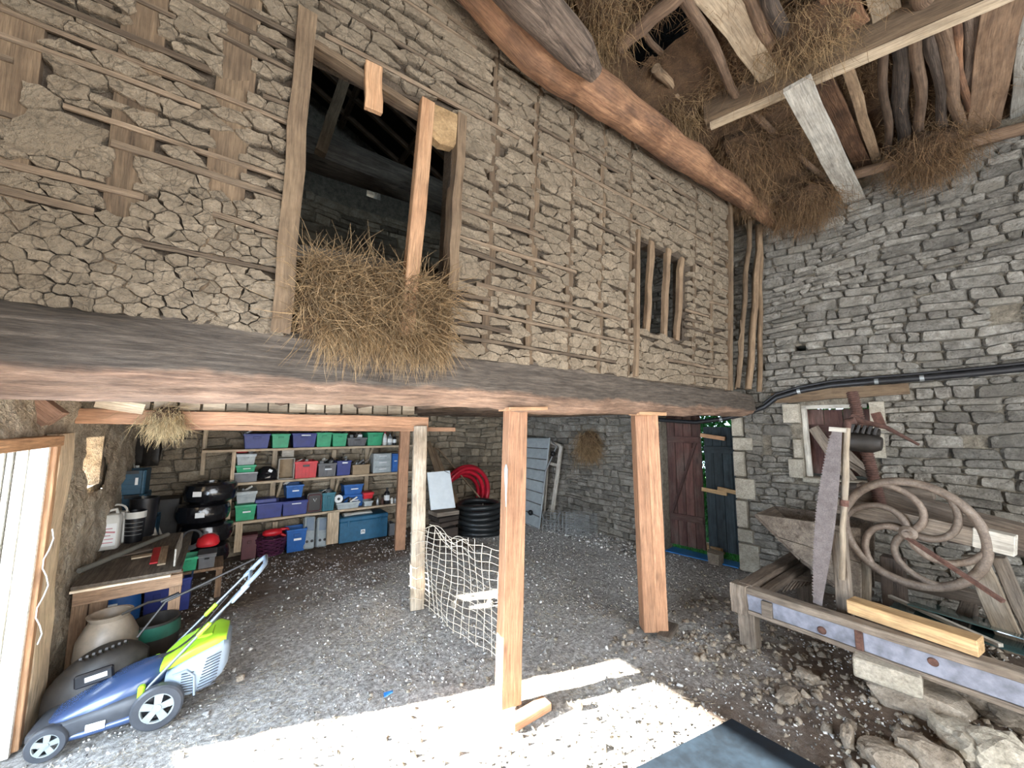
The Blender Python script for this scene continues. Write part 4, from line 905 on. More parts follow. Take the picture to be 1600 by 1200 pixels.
def rbox(mm, c, w, d, h, tp=1., t=.5, rim=.0):      # tapered open box with walls, standing at c
    c = Vector(c); wb, db = w*tp/2, d*tp/2; wt, dt = w/2, d/2; th = .006; vs = []
    for hw, hd, z in ((wb, db, 0), (wt, dt, h), (wt-th, dt-th, h), (wb-th, db-th, .012)):
        vs += [c+V3(-hw, -hd, z), c+V3(hw, -hd, z), c+V3(hw, hd, z), c+V3(-hw, hd, z)]
    fs = [(3, 2, 1, 0), (12, 13, 14, 15)]
    for r in range(3): fs += [(r*4+j, r*4+(j+1) % 4, r*4+4+(j+1) % 4, r*4+4+j) for j in range(4)]
    mm.add(vs, fs, None, t)
def tub(u0, u1, v0, v1, mat, label, name='storage_tub', cat='tub', y=YS, base=None, d=.34, tp=.86, lab=True, lid=None, ribs=False, handle=True, group=None, junk=None, z0=None):
    a, b_ = py(u0, v1, y), py(u1, v1, y); z1 = py((u0+u1)/2, v0, y).z; z0 = a.z*.5+b_.z*.5 if z0 is None else z0
    w = b_.x-a.x; h = z1-z0; c = V3((a.x+b_.x)/2, y+d/2, z0+.001)
    r_ = root(name, c, label, cat, group); mm = MB(); rbox(mm, c, w, d, h, tp); obj('body', mm, mat, r_, bevel=.002)
    mm = MB(); wt = w+.012
    for (cx, cy, sx_, sy_) in ((0, -d/2, wt, .014), (0, d/2, wt, .014), (-w/2, 0, .014, d), (w/2, 0, .014, d)): mm.box(c+V3(cx, cy, h-.012), (sx_, sy_, .022), t=.7)
    obj('rim', mm, mat, r_, bevel=.003)
    if handle: mm = MB(); mm.box(c+V3(0, -d/2*.985-.004, h*.74), (w*.30, .012, h*.12), t=.2); obj('handle', mm, 'black_plastic' if mat in ('red_plastic', 'grey_tub') else mat, r_, bevel=.003)
    if lab: mm = MB(); mm.box(c+V3(w*.05, -d/2*.98-.007, h*(.86 if lab == 'top' else .55)), (w*.38, .004, h*.09), t=.6); obj('sticker', mm, 'label_white', r_)
    if ribs:
        mm = MB()
        for k in range(5): mm.box(c+V3(-w*.36+w*.18*k, -d/2*.93-.004, h*.45), (.008, .014, h*.8), t=.4)
        obj('ribs', mm, mat, r_)
    if lid: mm = MB(); mm.box(c+V3(0, 0, h+.006), (w+.02, d+.02, .016), t=.5); obj('lid', mm, lid, r_, bevel=.005)
    if junk:
        for k in range(junk):
            mm = MB(); q = c+V3(w*random.uniform(-.36, .36), random.uniform(-.12, .05), h*.82); R_ = random.uniform(.015, .04)
            kind = k % 3
            if kind == 0: mm.tube([q+V3(-.05, 0, .02), q+V3(.05, .02, .05+R_)], R_*.5, 8)
            elif kind == 1: mm.lathe([(R_*.4, 0), (R_, .02), (R_*.8, .06), (R_*.3, .07)], q, 10, axis=(.3, -.4, 1))
            else: mm.box(q+V3(0, 0, .03), (R_*2, R_*1.5, .07), rz=random.uniform(0, 3))
            o = obj('oddment', mm, random.choice(('zinc', 'metal_grey', 'white_plastic', 'black_plastic', 'weathered')), r_, 50)
    return r_
T = tub
T(380, 421, 678, 700, 'blue_tub', 'dark blue tub at the left end of the top shelf', lab=False, junk=1, z0=zs1)
T(424, 452, 678, 701, 'green_tub', 'pale green tub second on the top shelf, between two blue tubs', lab=False, z0=zs1)
T(456, 494, 677, 700, 'blue_tub', 'dark blue tub with a white sticker near its rim, third on the top shelf', lab='top', z0=zs1)
T(494, 518, 676, 699, 'green_tub', 'green tub holding white papers, fourth on the top shelf', lab=False, junk=4, z0=zs1)
T(519, 542, 677, 698, 'green_tub', 'green tub fifth on the top shelf, left of the grey tub', lab=False, junk=2, z0=zs1)
T(543, 573, 684, 697, 'grey_tub', 'low grey tub heaped with metal oddments on the top shelf', lab=False, junk=10, z0=zs1, ribs=True)
T(574, 598, 676, 696, 'green_tub', 'last green tub at the right of the top shelf', lab=False, z0=zs1)
def bottle(u, v0, v1, w, mat, label, y=YS+.05, z0=None, cap='black_plastic', name='bottle', sticker=True):
    b_ = py(u, v1, y); h = py(u, v0, y).z-(b_.z if z0 is None else z0); b_.z = b_.z if z0 is None else z0; r_ = root(name, b_, label, 'bottle' if name == 'bottle' else name.split('_')[-1])
    mm = MB(); mm.lathe([(w*.9, 0), (w, h*.04), (w, h*.62), (w*.8, h*.72), (w*.35, h*.82), (w*.35, h*.9)], b_, 16); obj('body', mm, mat, r_, 40)
    mm = MB(); mm.lathe([(w*.42, h*.88), (w*.42, h)], b_, 12); obj('cap', mm, cap, r_, 40)
    if sticker: mm = MB(); mm.lathe([(w*1.02, h*.22), (w*1.02, h*.55)], b_, 16, cap=(False, False)); obj('sticker', mm, 'label_white', r_, 40)
bottle(601, 675, 695, .035, 'white_plastic', 'white bottle with a red cap at the end of the top shelf', z0=zs1, cap='red_plastic')
bottle(609, 677, 695, .04, 'zinc', 'grey metal can beside the white bottle on the top shelf', z0=zs1)
bottle(616, 679, 695, .03, 'black_plastic', 'small dark bottle on the top shelf behind the knotty post', z0=zs1)
# second shelf
T(366, 401, 740, 752, 'grey_tub', 'flat grey organiser case at the left of the middle shelf, under a green tray', 'organiser_case', 'case', lab=False, handle=False, lid='metal_grey', z0=zs2, ribs=True, tp=1)
T(368, 399, 727, 739.5, 'green_tub', 'low green tray stacked on the flat grey organiser', 'green_tray', 'tray', z0=zs2+.115, handle=True)
T(369, 399, 711, 727, 'clear_plastic', 'clear box stacked on the low green tray, middle shelf', 'clear_box', 'box', lab=False, lid='clear_plastic', z0=zs2+.215, junk=3)
c = py(378, 709, YS+.1); mm = MB(); mm.lathe([(.07, 0), (.075, .015), (.04, .04), (.0, .045)], V3(c.x, c.y+.05, zs2+.215+.155), 14, t=.6); obj('red_lid', mm, 'red_plastic', None, 40, label='red lid lying on top of the clear box', cat='bowl')  # loose red lid, built as a shallow dome
mm = MB(); c = V3(sp(418, 750).x, YS+.17, zs2+.002); k = 14; rg = []
for i in range(7):
    z = .17*i/6; s_ = (1, 1.1, 1.08, .95, .8, .6, .3)[i]; rg.append([c+V3(math.cos(2*math.pi*j/k)*.135*s_*(1+.2*noise.noise(Vector((j*.7, i*.8, 2)))), math.sin(2*math.pi*j/k)*.12*s_*(1+.2*noise.noise(Vector((j*.6, i*.9, 5)))), z+.015*noise.noise(Vector((j, i, 1))))for j in range(k)])
bgr = root('rubbish_bag', c, 'black crumpled plastic bag with a white tag on the middle shelf', 'bag'); mm.loft(rg); obj('bag', mm, 'black_film', bgr)
mm = MB(); mm.box(c+V3(.03, -.12, .12), (.045, .006, .035), rot=Matrix.Rotation(.5, 3, 'Y'), t=.6); obj('tag', mm, 'label_white', bgr)
a, b_ = sp(435, 746), sp(459, 746); cr = root('picture_crate', V3(a.x*.5+b_.x*.5, YS+.08, zs2), 'open grey-brown wooden box standing upright on the middle shelf', 'box')
w = b_.x-a.x; cc = V3((a.x+b_.x)/2, YS+.1, zs2); hh_ = sp(445, 717).z-zs2
for (dx, dz, sx_, sz_) in ((-w/2, hh_/2, .012, hh_), (w/2, hh_/2, .012, hh_), (0, .006, w, .012), (0, hh_, w, .012)): mm = MB(); mm.box(cc+V3(dx, 0, dz), (sx_, .16, sz_), t=.8); obj('side', mm, 'grey_plank', cr)
mm = MB(); mm.box(cc+V3(0, .08, hh_/2), (w, .01, hh_), t=.5); obj('back', mm, 'cardboard', cr)
mm = MB(); mm.box(cc+V3(.02, .05, hh_+.065), (w*.8, .012, .10), t=.9); obj('flap', mm, 'grey_plank', cr)
T(460, 495, 721, 744, 'red_plastic', 'bright red ribbed crate on the middle shelf', 'plastic_crate', 'crate', lab=False, ribs=True, z0=zs2, tp=.92, junk=2)
T(497, 525, 724, 743, 'grey_tub', 'dark grey tub full of tools right of the red crate', ribs=True, z0=zs2, junk=8, tp=.92)
T(526, 548, 720, 741, 'blue_tub', 'royal blue tub full of metal parts on the middle shelf', lab='top', z0=zs2, junk=8, tp=.9)
T(551, 577, 726, 740, 'cardboard', 'brown cardboard box of scrap metal on the middle shelf', 'cardboard_box', 'box', lab=False, handle=False, z0=zs2, junk=9, tp=1)
def cabinet(u0, u1, v0, v1, z0, mat, label, n=3, y=YS+.02, name='drawer_box'):
    a, b_ = py(u0, v1, y), py(u1, v1, y); h = py(u0, v0, y).z-z0; w = b_.x-a.x; c = V3((a.x+b_.x)/2, y+.12, z0); r_ = root(name, c, label, 'box')
    mm = MB(); mm.box(c+V3(0, 0, h/2), (w, .24, h)); obj('body', mm, mat, r_, bevel=.004)
    for k in range(n):
        mm = MB(); mm.box(c+V3(0, -.125, h*(k+.5)/n), (w*.86, .012, h/n*.8), t=.8); d_ = obj('drawer', mm, mat, r_, bevel=.003); mm = MB(); mm.box(c+V3(0, -.137, h*(k+.6)/n), (w*.4, .012, .012)); obj('handle', mm, 'label_white', d_)
cabinet(583, 611, 709, 736, zs2, 'clear_plastic', 'grey translucent drawer box at the right of the middle shelf'); cabinet(612, 622, 709, 734, zs2, 'bright_blue', 'narrow blue box behind the knotty post on the middle shelf', 1)
# third shelf
T(366, 399, 789, 813, 'green_tub', 'green tub with a white scratch at the left of the lower shelf', z0=zs3)
T(368, 400, 770, 788, 'clear_plastic', 'clear box standing on the left green tub of the lower shelf', 'clear_box', 'box', lab=False, lid='clear_plastic', z0=zs3+.215, junk=2)
T(400, 440, 786, 811, 'blue_tub', 'wide royal blue tub holding a white-labelled folder, lower shelf left', lab=False, z0=zs3, tp=.93, handle=False)
mm = MB(); c = V3(sp(416, 785).x, YS+.14, zs3+.215); mm.box(c, (.24, .2, .05), t=.5); fo = obj('document_case', mm, 'blue_tub', None, bevel=.006, label='dark blue case with a white label lying in the wide blue tub', cat='case')
T(441, 479, 784, 807, 'blue_tub', 'wide royal blue tub with a white edge strip, lower shelf centre', lab='top', z0=zs3, tp=.95, handle=False, lid='blue_tub')
T(446, 473, 758, 783, 'bright_blue', 'small bright blue tub with folded lid on top of the wide blue tub', z0=zs3+.225, junk=1)
c = V3(sp(491, 803).x, YS+.12, zs3); mr = root('tool_bag', c, 'dark red hard bag with rounded corners on the lower shelf', 'bag'); mm = MB()
def rr_ring(c, w, h, y, r=.03, n=4):
    out = []
    for (sx_, sz_, a0_) in ((1, 1, 0), (-1, 1, 90), (-1, -1, 180), (1, -1, 270)):
        for i in range(n+1): a = math.radians(a0_+90*i/n); out.append(c+V3(sx_*(w/2-r)+r*math.cos(a), y, h/2+sz_*(h/2-r)+r*math.sin(a)))
    return out
mm.loft([rr_ring(c, .19, .27, y) for y in (-.1, .15)]); obj('body', mm, 'black_plastic', mr, 40); mm = MB(); mm.tube(rr_ring(c+V3(0, 0, .02), .16, .22, -.105), .008, 6, closed=True); obj('piping', mm, 'dark_red', mr, 40)
mm = MB(); mm.tube([c+V3(-.02, -.11, .19), c+V3(0, -.12, .15), c+V3(.02, -.11, .19)], .004, 5); obj('zip_tag', mm, 'label_white', mr)
T(503, 523, 770, 795, 'teal_plastic', 'teal plastic crate beside the dark red bag', 'plastic_crate', 'crate', lab=False, ribs=True, z0=zs3, junk=4)
c = V3(sp(530, 790).x, YS+.10, zs3+.07); tr_ = root('paper_roll', c, 'white roll with a dark core lying on the lower shelf', 'roll'); mm = MB(); mm.lathe([(.058, 0), (.058, .11)], c+V3(0, -.05, .075), 20, axis=(0, 1, 0)); obj('roll', mm, 'label_white', tr_, 40); mm = MB(); mm.lathe([(.02, 0), (.02, .01)], c+V3(0, -.056, .075), 12, axis=(0, 1, 0)); obj('core', mm, 'old_black', tr_, 40)
T(526, 562, 785, 794, 'clear_plastic', 'low clear tray under the white roll', 'clear_tray', 'tray', lab=False, handle=False, z0=zs3, y=YS-.01, junk=4, d=.2)
T(536, 568, 774, 790, 'bright_blue', 'transparent blue box of small parts on the lower shelf', 'parts_box', 'box', lab=True, z0=zs3, y=YS+.09, d=.24, junk=0, lid='bright_blue')
T(537, 567, 757, 773, 'bright_blue', 'blue tool case with a black lid above the parts box', 'tool_case', 'case', z0=zs3+.18, y=YS+.09, d=.22, lid='black_plastic')
T(569, 582, 783, 792, 'clear_plastic', 'small clear box under the red box', 'clear_box', 'box', lab=False, handle=False, z0=zs3, d=.2)
T(568, 583, 771, 783, 'red_plastic', 'small red box on a clear box, lower shelf right', 'red_box', 'box', lab=False, handle=False, z0=zs3+.11, d=.2, lid='red_plastic')
bottle(604, 762, 790, .045, 'black_plastic', 'black squat bottle with a white sticker on the lower shelf', z0=zs3)
for k, (u, w, mt, lb) in enumerate(((590, .025, 'metal_grey', 'small grey jar left of the black squat bottle'), (597, .02, 'rust', 'small rust coloured tin near the black squat bottle'), (612, .022, 'white_plastic', 'small white pot right of the black squat bottle'), (617, .02, 'metal_grey', 'little metal tin next to the knotty post'))): bottle(u, 776, 790, w, mt, lb, z0=zs3, y=YS+.02, name='small_jar', sticker=False)
# below the shelves
zf = 0.0
T(377, 400, 838, 862, 'dark_red', 'dark red metal fuel can on the ground under the shelves', 'fuel_can', 'can', lab=False, handle=True, z0=.02, d=.16, tp=1, lid='dark_red')
c = V3(sp(424, 850).x, YS+.10, .02); bk = root('wicker_basket', c, 'round dark purple wicker basket on the ground under the shelves', 'basket')
mm = MB()
for k in range(9): z = .02+.024*k; r0 = .15+.05*k/8; mm.tube([c+V3(math.cos(a)*r0, math.sin(a)*r0, z+.006*math.sin(a*9+k*3.14)) for a in np.linspace(0, 6.283, 37)[:-1]], .010, 5, closed=True)
obj('woven_rods', mm, 'purple_wicker', bk, 50)
for k in range(12): a = k*math.pi/6; mm = MB(); mm.tube([c+V3(math.cos(a)*(.15+.05*t_), math.sin(a)*(.15+.05*t_), .01+.22*t_) for t_ in (0, .5, 1)], .007, 5); obj('stake', mm, 'purple_wicker', bk)
mm = MB(); mm.lathe([(.15, 0), (.15, .012)], c, 20); obj('base', mm, 'purple_wicker', bk)
c2 = c+V3(.05, -.02, .235); rh = root('red_tool', c2, 'bright red plastic power tool body lying on the wicker basket', 'tool')
mm = MB(); mm.loft([[c2+V3(x, math.cos(a)*ry, .035+math.sin(a)*rz) for a in np.linspace(0, 6.283, 11)[:-1]] for x, ry, rz in ((-.15, .03, .02), (-.12, .06, .04), (-.02, .07, .05), (.05, .05, .04), (.07, .03, .03))]); obj('housing', mm, 'red_plastic', rh, 50)
mm = MB(); mm.tube([c2+V3(.05, 0, .06), c2+V3(.13, 0, .06), c2+V3(.17, 0, .0), c2+V3(.13, 0, -.04), c2+V3(.06, 0, .0)], .02, 8); obj('handle', mm, 'red_plastic', rh, 50)
T(447, 478, 827, 853, 'bright_blue', 'bright blue tub with a white sticker on the ground under the shelves', z0=.015, y=YS-.02, d=.26)
for k, (ua, ub, va, vb, lab) in enumerate(((474, 494, 811, 848, 'pale grey appliance panel leaning under the shelves, left one'), (496, 512, 812, 848, 'pale grey appliance panel leaning under the shelves, right one'))):
    a, b_ = sp((ua+ub)/2-2, vb), sp((ua+ub)/2+3, va); r_ = root('appliance', a, lab, 'appliance'); w = .14
    a2, b2 = V3(a.x, YS+.02, .02), V3(b_.x, YS+.16, b_.z); mm = MB(); mm.plank(a2, b2, w, .09, up=(.2, -1, 0), t=.5); obj('shell', mm, 'bed_grey', r_, bevel=.015)
    d_ = (b2-a2); nrm = V3(.1, -1, .3).normalized()
    mm = MB(); mm.plank(a2+d_*.55+nrm*.05, a2+d_*.95+nrm*.05, w*.7, .012, up=(.2, -1, 0), t=.3); obj('panel', mm, 'mower_grey', r_, bevel=.004)
    for j in (-1, 1): mm = MB(); q = a2+d_*.22+V3(j*w*.22, 0, 0)+nrm*.045; mm.lathe([(.018, 0), (.018, .014)], q, 12, axis=nrm); obj('knob', mm, 'black_plastic', r_, 40)
a, b_ = py(530, 845, YS-.02), py(606, 833, YS-.02); z1 = py(530, 812, YS-.02).z; w = b_.x-a.x; c = V3((a.x+b_.x)/2, YS+.18, .02); h = z1-.02
tk = root('tool_chest', c, 'long blue metal chest with a square badge under the shelves', 'chest'); mm = MB(); mm.box(c+V3(0, 0, h*.42), (w, .36, h*.84), t=.5); obj('body', mm, 'trunk_blue', tk, bevel=.008)
mm = MB(); mm.box(c+V3(0, 0, h*.93), (w+.012, .37, h*.18), t=.6); obj('lid', mm, 'trunk_blue', tk, bevel=.012)
for dx in (-w*.33, w*.33): mm = MB(); mm.box(c+V3(dx, -.19, h*.78), (.03, .015, .08)); obj('latch', mm, 'trunk_blue', tk, bevel=.003)
mm = MB(); mm.box(c+V3(-.02, -.183, h*.36), (.06, .006, .06), t=.6); bd = obj('badge', mm, 'label_white', tk)
mm = MB()
for dx in (-.015, .012): mm.box(c+V3(-.02+dx, -.188, h*.36), (.008, .004, .035))
mm.box(c+V3(-.02, -.188, h*.36+.012), (.03, .004, .007)); obj('badge_mark', mm, 'black_plastic', bd)
mm = MB(); cc = c+V3(-.08, -.05, h+.03); mm.loft([[cc+V3(x+.01*noise.noise(Vector((x*9, a, 1))), math.cos(a)*.09, math.sin(a)*(.022+.02*noise.noise(Vector((x*12, a, 3))))) for a in np.linspace(0, 6.283, 11)[:-1]] for x in np.linspace(-.2, .2, 9)]); obj('folded_sack', mm, 'white_plastic', None, 40, label='crumpled whitish sack lying on the blue chest', cat='sack')
T(608, 616, 818, 845, 'grey_tub', 'narrow grey box between the blue chest and the knotty post', 'grey_box', 'box', lab=False, handle=False, z0=.015, d=.2, tp=1)

# tyres wrapped in black film
tb = V3(py(316, 870, 5.85).x, 5.9, 0)
for k in range(4):
    c = V3(tb.x+(.0, .02, -.03, .03)[k], 5.92+(.0, .02, .0, -.02)[k], .10+k*.235); r_ = root('wrapped_tyre', c, ('lowest', 'second lowest', 'second highest, with a low white label', 'topmost, with a white label at its left')[k]+' black film-wrapped tyre of the stack', 'tyre', 'tyres stacked beside the shelves')
    mm = MB(); mm.lathe([(.14, .0), (.20, -.0), (.245, .03), (.262, .09), (.262, .14), (.245, .20), (.20, .225), (.14, .22), (.13, .11)], c, 36, t=.4); mm.v = [tuple(Vector(v_)+V3(0, 0, .006*noise.noise(Vector(v_)*25))) for v_ in mm.v]; obj('tyre', mm, 'black_film', r_, 30)
    if k >= 2: mm = MB(); q = c+V3(-.12+.1*(3-k), -.2575 if k == 3 else -.268, .12); mm.box(q, (.085, .006, .055), rz=-.45+.3*(3-k), t=.6); lb_ = obj('sticker', mm, 'label_white', r_)

# ------------------------------------------------------------------ left side: bench and what is on and under it
ZB = .60; bA = pz(114, 903, ZB); bB = pz(283, 883, ZB)
bA = V3(-.76, bA.y, ZB); LY = 1.35
wb = root('workbench', V3(-.48, 4.5, 0), 'rough timber workbench with a plywood top against the left wall', 'workbench')
bx1 = bB.x; by0 = 4.02
mm = MB(); mm.box(((bA.x+bx1)/2, by0+LY/2-.03, ZB-.012), (bx1-bA.x+.02, LY, .018), t=.25); obj('bench_top', mm, 'weathered', wb)
mm = MB(); mm.box(((bA.x+bx1)/2-.03, by0+.02, ZB-.034), (bx1-bA.x-.04, .14, .014), t=.9); obj('plywood_edge', mm, 'plywood', wb)
pl('front_rail', V3(bA.x, by0+.0, ZB-.095), V3(bx1+.02, by0+.0, ZB-.085), .03, .09, 'bench_wood', wb, t=.8)
for x, y, w in ((bx1-.02, by0+.01, .07), (bA.x+.03, by0+.03, .08), (bx1-.03, by0+LY-.1, .06), (bA.x+.05, by0+LY-.1, .06)):
    pl('leg', V3(x, y+.04, 0), V3(x, y+.04, ZB-.03), w, .06, 'bench_wood', wb, up=(0, 1, 0), t=.5)
pl('side_post', V3(bA.x+.12, by0+.06, 0), V3(bA.x+.12, by0+.06, ZB-.03), .09, .03, 'bench_wood', wb, up=(0, 1, 0), t=.3)
a, b_ = pz(124, 892, ZB+.02), pz(262, 835, ZB+.04); mm = MB(); mm.tube([a, a.lerp(b_, .5), b_], .02, 12, t=.5); obj('grey_tube', mm, 'grey_metal_pipe', None, 50, label='long grey tube lying across the workbench', cat='tube')
for (s_, e_, w, mt, lab) in (((150, 876), (236, 858), .06, 'weathered', 'dusty slat lying on the workbench behind the grey tube'), ((205, 872), (240, 866), .07, 'pale_wood', 'short pale offcut on the workbench'), ((240, 880), (246, 856), .05, 'red_plastic', 'thin reddish batten near the right end of the workbench'), ((252, 882), (258, 854), .05, 'pale_wood', 'pale batten next to the reddish batten on the workbench')):
    a, b_ = pz(*s_, ZB+.006), pz(*e_, ZB+.006); mm = MB(); mm.plank(a, b_, w, .012, t=.5); obj('offcut', mm, mt, None, bevel=.002, label=lab, cat='offcut')
a, b_ = pz(268, 878, ZB+.01), pz(272, 832, ZB+.01); mm = MB(); mm.plank(V3(bx1-.04, by0+.05, ZB+.07), V3(bx1-.04, by0+.62, ZB+.07), .012, .13, t=.5); obj('upright_board', mm, 'grey_plank', None, bevel=.002, label='grey board standing on edge along the end of the workbench', cat='board')
# jerrycan
yj = 4.95; a, b_ = py(148, 850, yj), py(186, 843, yj); c = V3((a.x+b_.x)/2, yj+.06, ZB); w = b_.x-a.x; h = py(166, 800, yj).z-ZB
jr = root('jerrycan', c, 'white plastic jerrycan with a red and blue printed label on the workbench', 'jerrycan'); mm = MB()
mm.loft([[c+V3(x*w/2*s_, y*.075*s_, z) for x, y in ((-1, -.6), (-.85, -1), (.85, -1), (1, -.6), (1, .6), (.85, 1), (-.85, 1), (-1, .6))] for z, s_ in ((0, .9), (.012, 1), (h*.80, 1), (h*.90, .8), (h*.92, .55))], t=.6); obj('body', mm, 'white_plastic', jr, 40, .004)
mm = MB(); mm.tube([c+V3(-w*.22, 0, h*.88), c+V3(-.15*w, 0, h*1.0), c+V3(w*.2, 0, h*1.02), c+V3(w*.28, 0, h*.88)], .014, 8); obj('handle', mm, 'white_plastic', jr, 50)
mm = MB(); mm.lathe([(.022, h*.88), (.022, h*1.0)], c+V3(-w*.36, 0, 0), 14); obj('cap', mm, 'blue_tub', jr, 40)
mm = MB(); mm.box(c+V3(0, -.077, h*.40), (w*.72, .004, h*.58), t=.9); lb_ = obj('print', mm, 'label_white', jr)
mm = MB(); mm.box(c+V3(-w*.32, -.0795, h*.4), (w*.06, .003, h*.56)); obj('blue_stripe', mm, 'blue_tub', lb_)
mm = MB()
for k in range(5): mm.box(c+V3(.0+.01*(k % 2), -.080, h*(.20+.09*k)), (w*(.5-.12*(k % 3)), .003, h*(.02+.02*(k == 3))), rot=Matrix.Rotation(.15*(k == 3), 3, 'Y'))
obj('pink_lines', mm, 'pink_print', lb_)
c = V3(c.x+.01, yj+.25, ZB); h2 = .34; mm = MB(); j2 = root('jerrycan', c, 'second white jerrycan behind the first, only its looped handle showing', 'jerrycan'); mm.box(c+V3(0, 0, h2*.42), (.16, .12, h2*.84)); obj('body', mm, 'white_plastic', j2, bevel=.015); mm = MB(); mm.tube([c+V3(.07*math.cos(a_), -.04, h2*.84+.07*math.sin(a_)) for a_ in np.linspace(0, math.pi, 9)], .009, 7); obj('handle', mm, 'white_plastic', j2, 50)
# bucket
a, b_ = py(186, 848, 5.05), py(222, 842, 5.05); c = V3((a.x+b_.x)/2, 5.17, ZB); rr0 = (b_.x-a.x)/2; hb = py(205, 802, 5.05).z-ZB
bu = root('black_bucket', c, 'black ribbed bucket with a broad white rim band on the workbench', 'bucket'); mm = MB(); mm.lathe([(rr0*.86, 0), (rr0*.97, hb*.8), (rr0*1.02, hb*.8), (rr0*1.02, hb), (rr0*.95, hb), (rr0*.82, .01)], c, 28, cap=(True, True)); obj('body', mm, 'black_plastic', bu, 40)
mm = MB(); mm.lathe([(rr0*1.035, hb*.78), (rr0*1.05, hb*.99)], c, 28, cap=(False, False)); obj('rim_band', mm, 'white_plastic', bu, 40)
mm = MB()
for k in range(4): mm.tube([c+V3(math.cos(a_)*rr0*(.9+.025*k), math.sin(a_)*rr0*(.9+.025*k), hb*(.25+.13*k)) for a_ in np.linspace(-2.6, -.6, 12)], .004, 5)
obj('ribs', mm, 'metal_grey', bu)
c = V3(c.x+.03, 5.4, ZB); mm = MB(); mm.lathe([(.09, 0), (.115, .37), (.10, .37), (.08, .01)], c, 24); obj('dark_pot', mm, 'black_plastic', None, 40, label='tall matt black pot behind the white-banded bucket', cat='pot')
# blue crates stood on end behind the bench
yc = 5.62
for k, (v0, v1, lab) in enumerate(((735, 773, 'upper blue plastic crate of the pair behind the workbench'), (773, 812, 'lower blue plastic crate of the pair behind the workbench'))):
    a, b_ = py(178, v1, yc), py(226, v1, yc); z0_ = py(200, v1, yc).z; z1_ = py(200, v0, yc).z; w = b_.x-a.x; c = V3((a.x+b_.x)/2, yc+.15, z0_); h = z1_-z0_-.004
    r_ = root('stacking_crate', c, lab, 'crate', 'blue crates behind the workbench'); mm = MB(); rbox(mm, c, w, .34, h, .97); obj('body', mm, 'crate_blue', r_, bevel=.003)
    for dx in (-w*.42, w*.42): mm = MB(); mm.box(c+V3(dx, -.175, h/2), (w*.10, .02, h), t=.8); obj('corner_rib', mm, 'crate_blue', r_, bevel=.004)
    mm = MB(); mm.box(c+V3(0, -.172, h*.93), (w*.5, .01, h*.14), t=.0); obj('hand_hole', mm, 'black_plastic', r_)
    for j in range(3): mm = MB(); mm.box(c+V3(0, -.172, h*(.2+.2*j)), (w*.72, .012, .010), t=.9); obj('rib', mm, 'crate_blue', r_)
    mm = MB(); mm.box(c+V3(w*.2, -.181, h*.55), (w*.10, .004, h*.3), t=.8); obj('sticker', mm, 'label_white', r_)
c = V3(c.x, yc+.16, .0); zz = py(200, 812, yc).z; mm = MB(); rbox(mm, c, .42, .36, zz-.01, .95); obj('tall_bin', mm, 'crate_blue', None, bevel=.004, label='tall dark blue bin under the pair of blue crates', cat='bin')
for s_, e_, lab, y_ in (((222, 775), (240, 825), 'pale pole leaning right of the blue crates, upper one', 5.5), ((218, 790), (236, 828), 'thin pale pole beside the other leaning pole', 5.45), ((198, 700), (213, 738), 'grey pole standing behind the blue crates', 6.1)):
    a, b_ = py(*s_, y_), py(*e_, y_); d_ = (b_-a); k_ = a.z/(a.z-b_.z); e2 = a+d_*k_; mm = MB(); mm.tube([a, a.lerp(e2, .5), e2], .013, 7); obj('leaning_pole', mm, 'grey_plank', None, 50, label=lab, cat='pole')
a = py(212, 728, 6.15); mm = MB(); mm.box((a.x, 6.2, a.z-.35), (.05, .02, .7), t=.8); obj('white_strip', mm, 'label_white', None, label='short white strip upright behind the blue crates', cat='strip')
# dark cloth hanging in the corner of the back wall and board in niche
a, b_ = py(205, 680, 6.3), py(290, 680, 6.3); mm = MB(); zt = 1.66; vs = []; k = 14
for j in range(6):
    for i in range(k): u_ = i/(k-1); vs.append((a.x+(b_.x-a.x)*u_, 6.33-.03*math.sin(u_*22)-.01*j, zt-j*(.09 if u_ < .55 else .03)))
mm.add(vs, [(j*k+i, j*k+i+1, (j+1)*k+i+1, (j+1)*k+i) for j in range(5) for i in range(k-1)], None, .5); dc = obj('hanging_cloth', mm, 'old_black', None, 60, label='dark brown cloth hanging high in the left corner of the back wall', cat='cloth'); sd_ = dc.modifiers.new('t', 'SOLIDIFY'); sd_.thickness = .006
# dark box in place of a fireplace-like recess left of the tyres
c = V3(py(255, 800, 6.2).x, 6.25, .0); mm = MB(); mm.box(c+V3(0, 0, .42), (.30, .30, .84), t=.1); mm.v = mm.v; obj('dark_box', mm, 'old_black', None, bevel=.01, label='dark box set against the wall left of the wrapped tyres', cat='cabinet')
# low shelf between bench and tyres
lsy = 4.95; ls = root('low_shelf', pz(320, 905, .28), 'low dark shelf between the workbench and the wrapped tyres', 'shelf')
a, b_ = py(275, 908, lsy), py(348, 896, lsy); zl = .30
mm = MB(); mm.box(((a.x+b_.x)/2, lsy+.18, zl-.012), (b_.x-a.x, .4, .022)); obj('board', mm, 'bench_wood', ls)
for x in (a.x+.03, b_.x-.03): mm = MB(); mm.box((x, lsy+.03, zl/2-.01), (.05, .05, zl-.03)); obj('leg', mm, 'bench_wood', ls)
T(279, 306, 872, 905, 'green_tub', 'green tub on the low shelf beside the workbench', y=lsy, z0=zl, d=.2, lab=False)
T(308, 334, 868, 899, 'grey_tub', 'grey tub on the low shelf right of the green tub', y=lsy, z0=zl, d=.2, lab=False, tp=.95, lid='grey_tub')
c = V3(py(296, 868, lsy).x, lsy+.1, zl+.185); mm = MB()
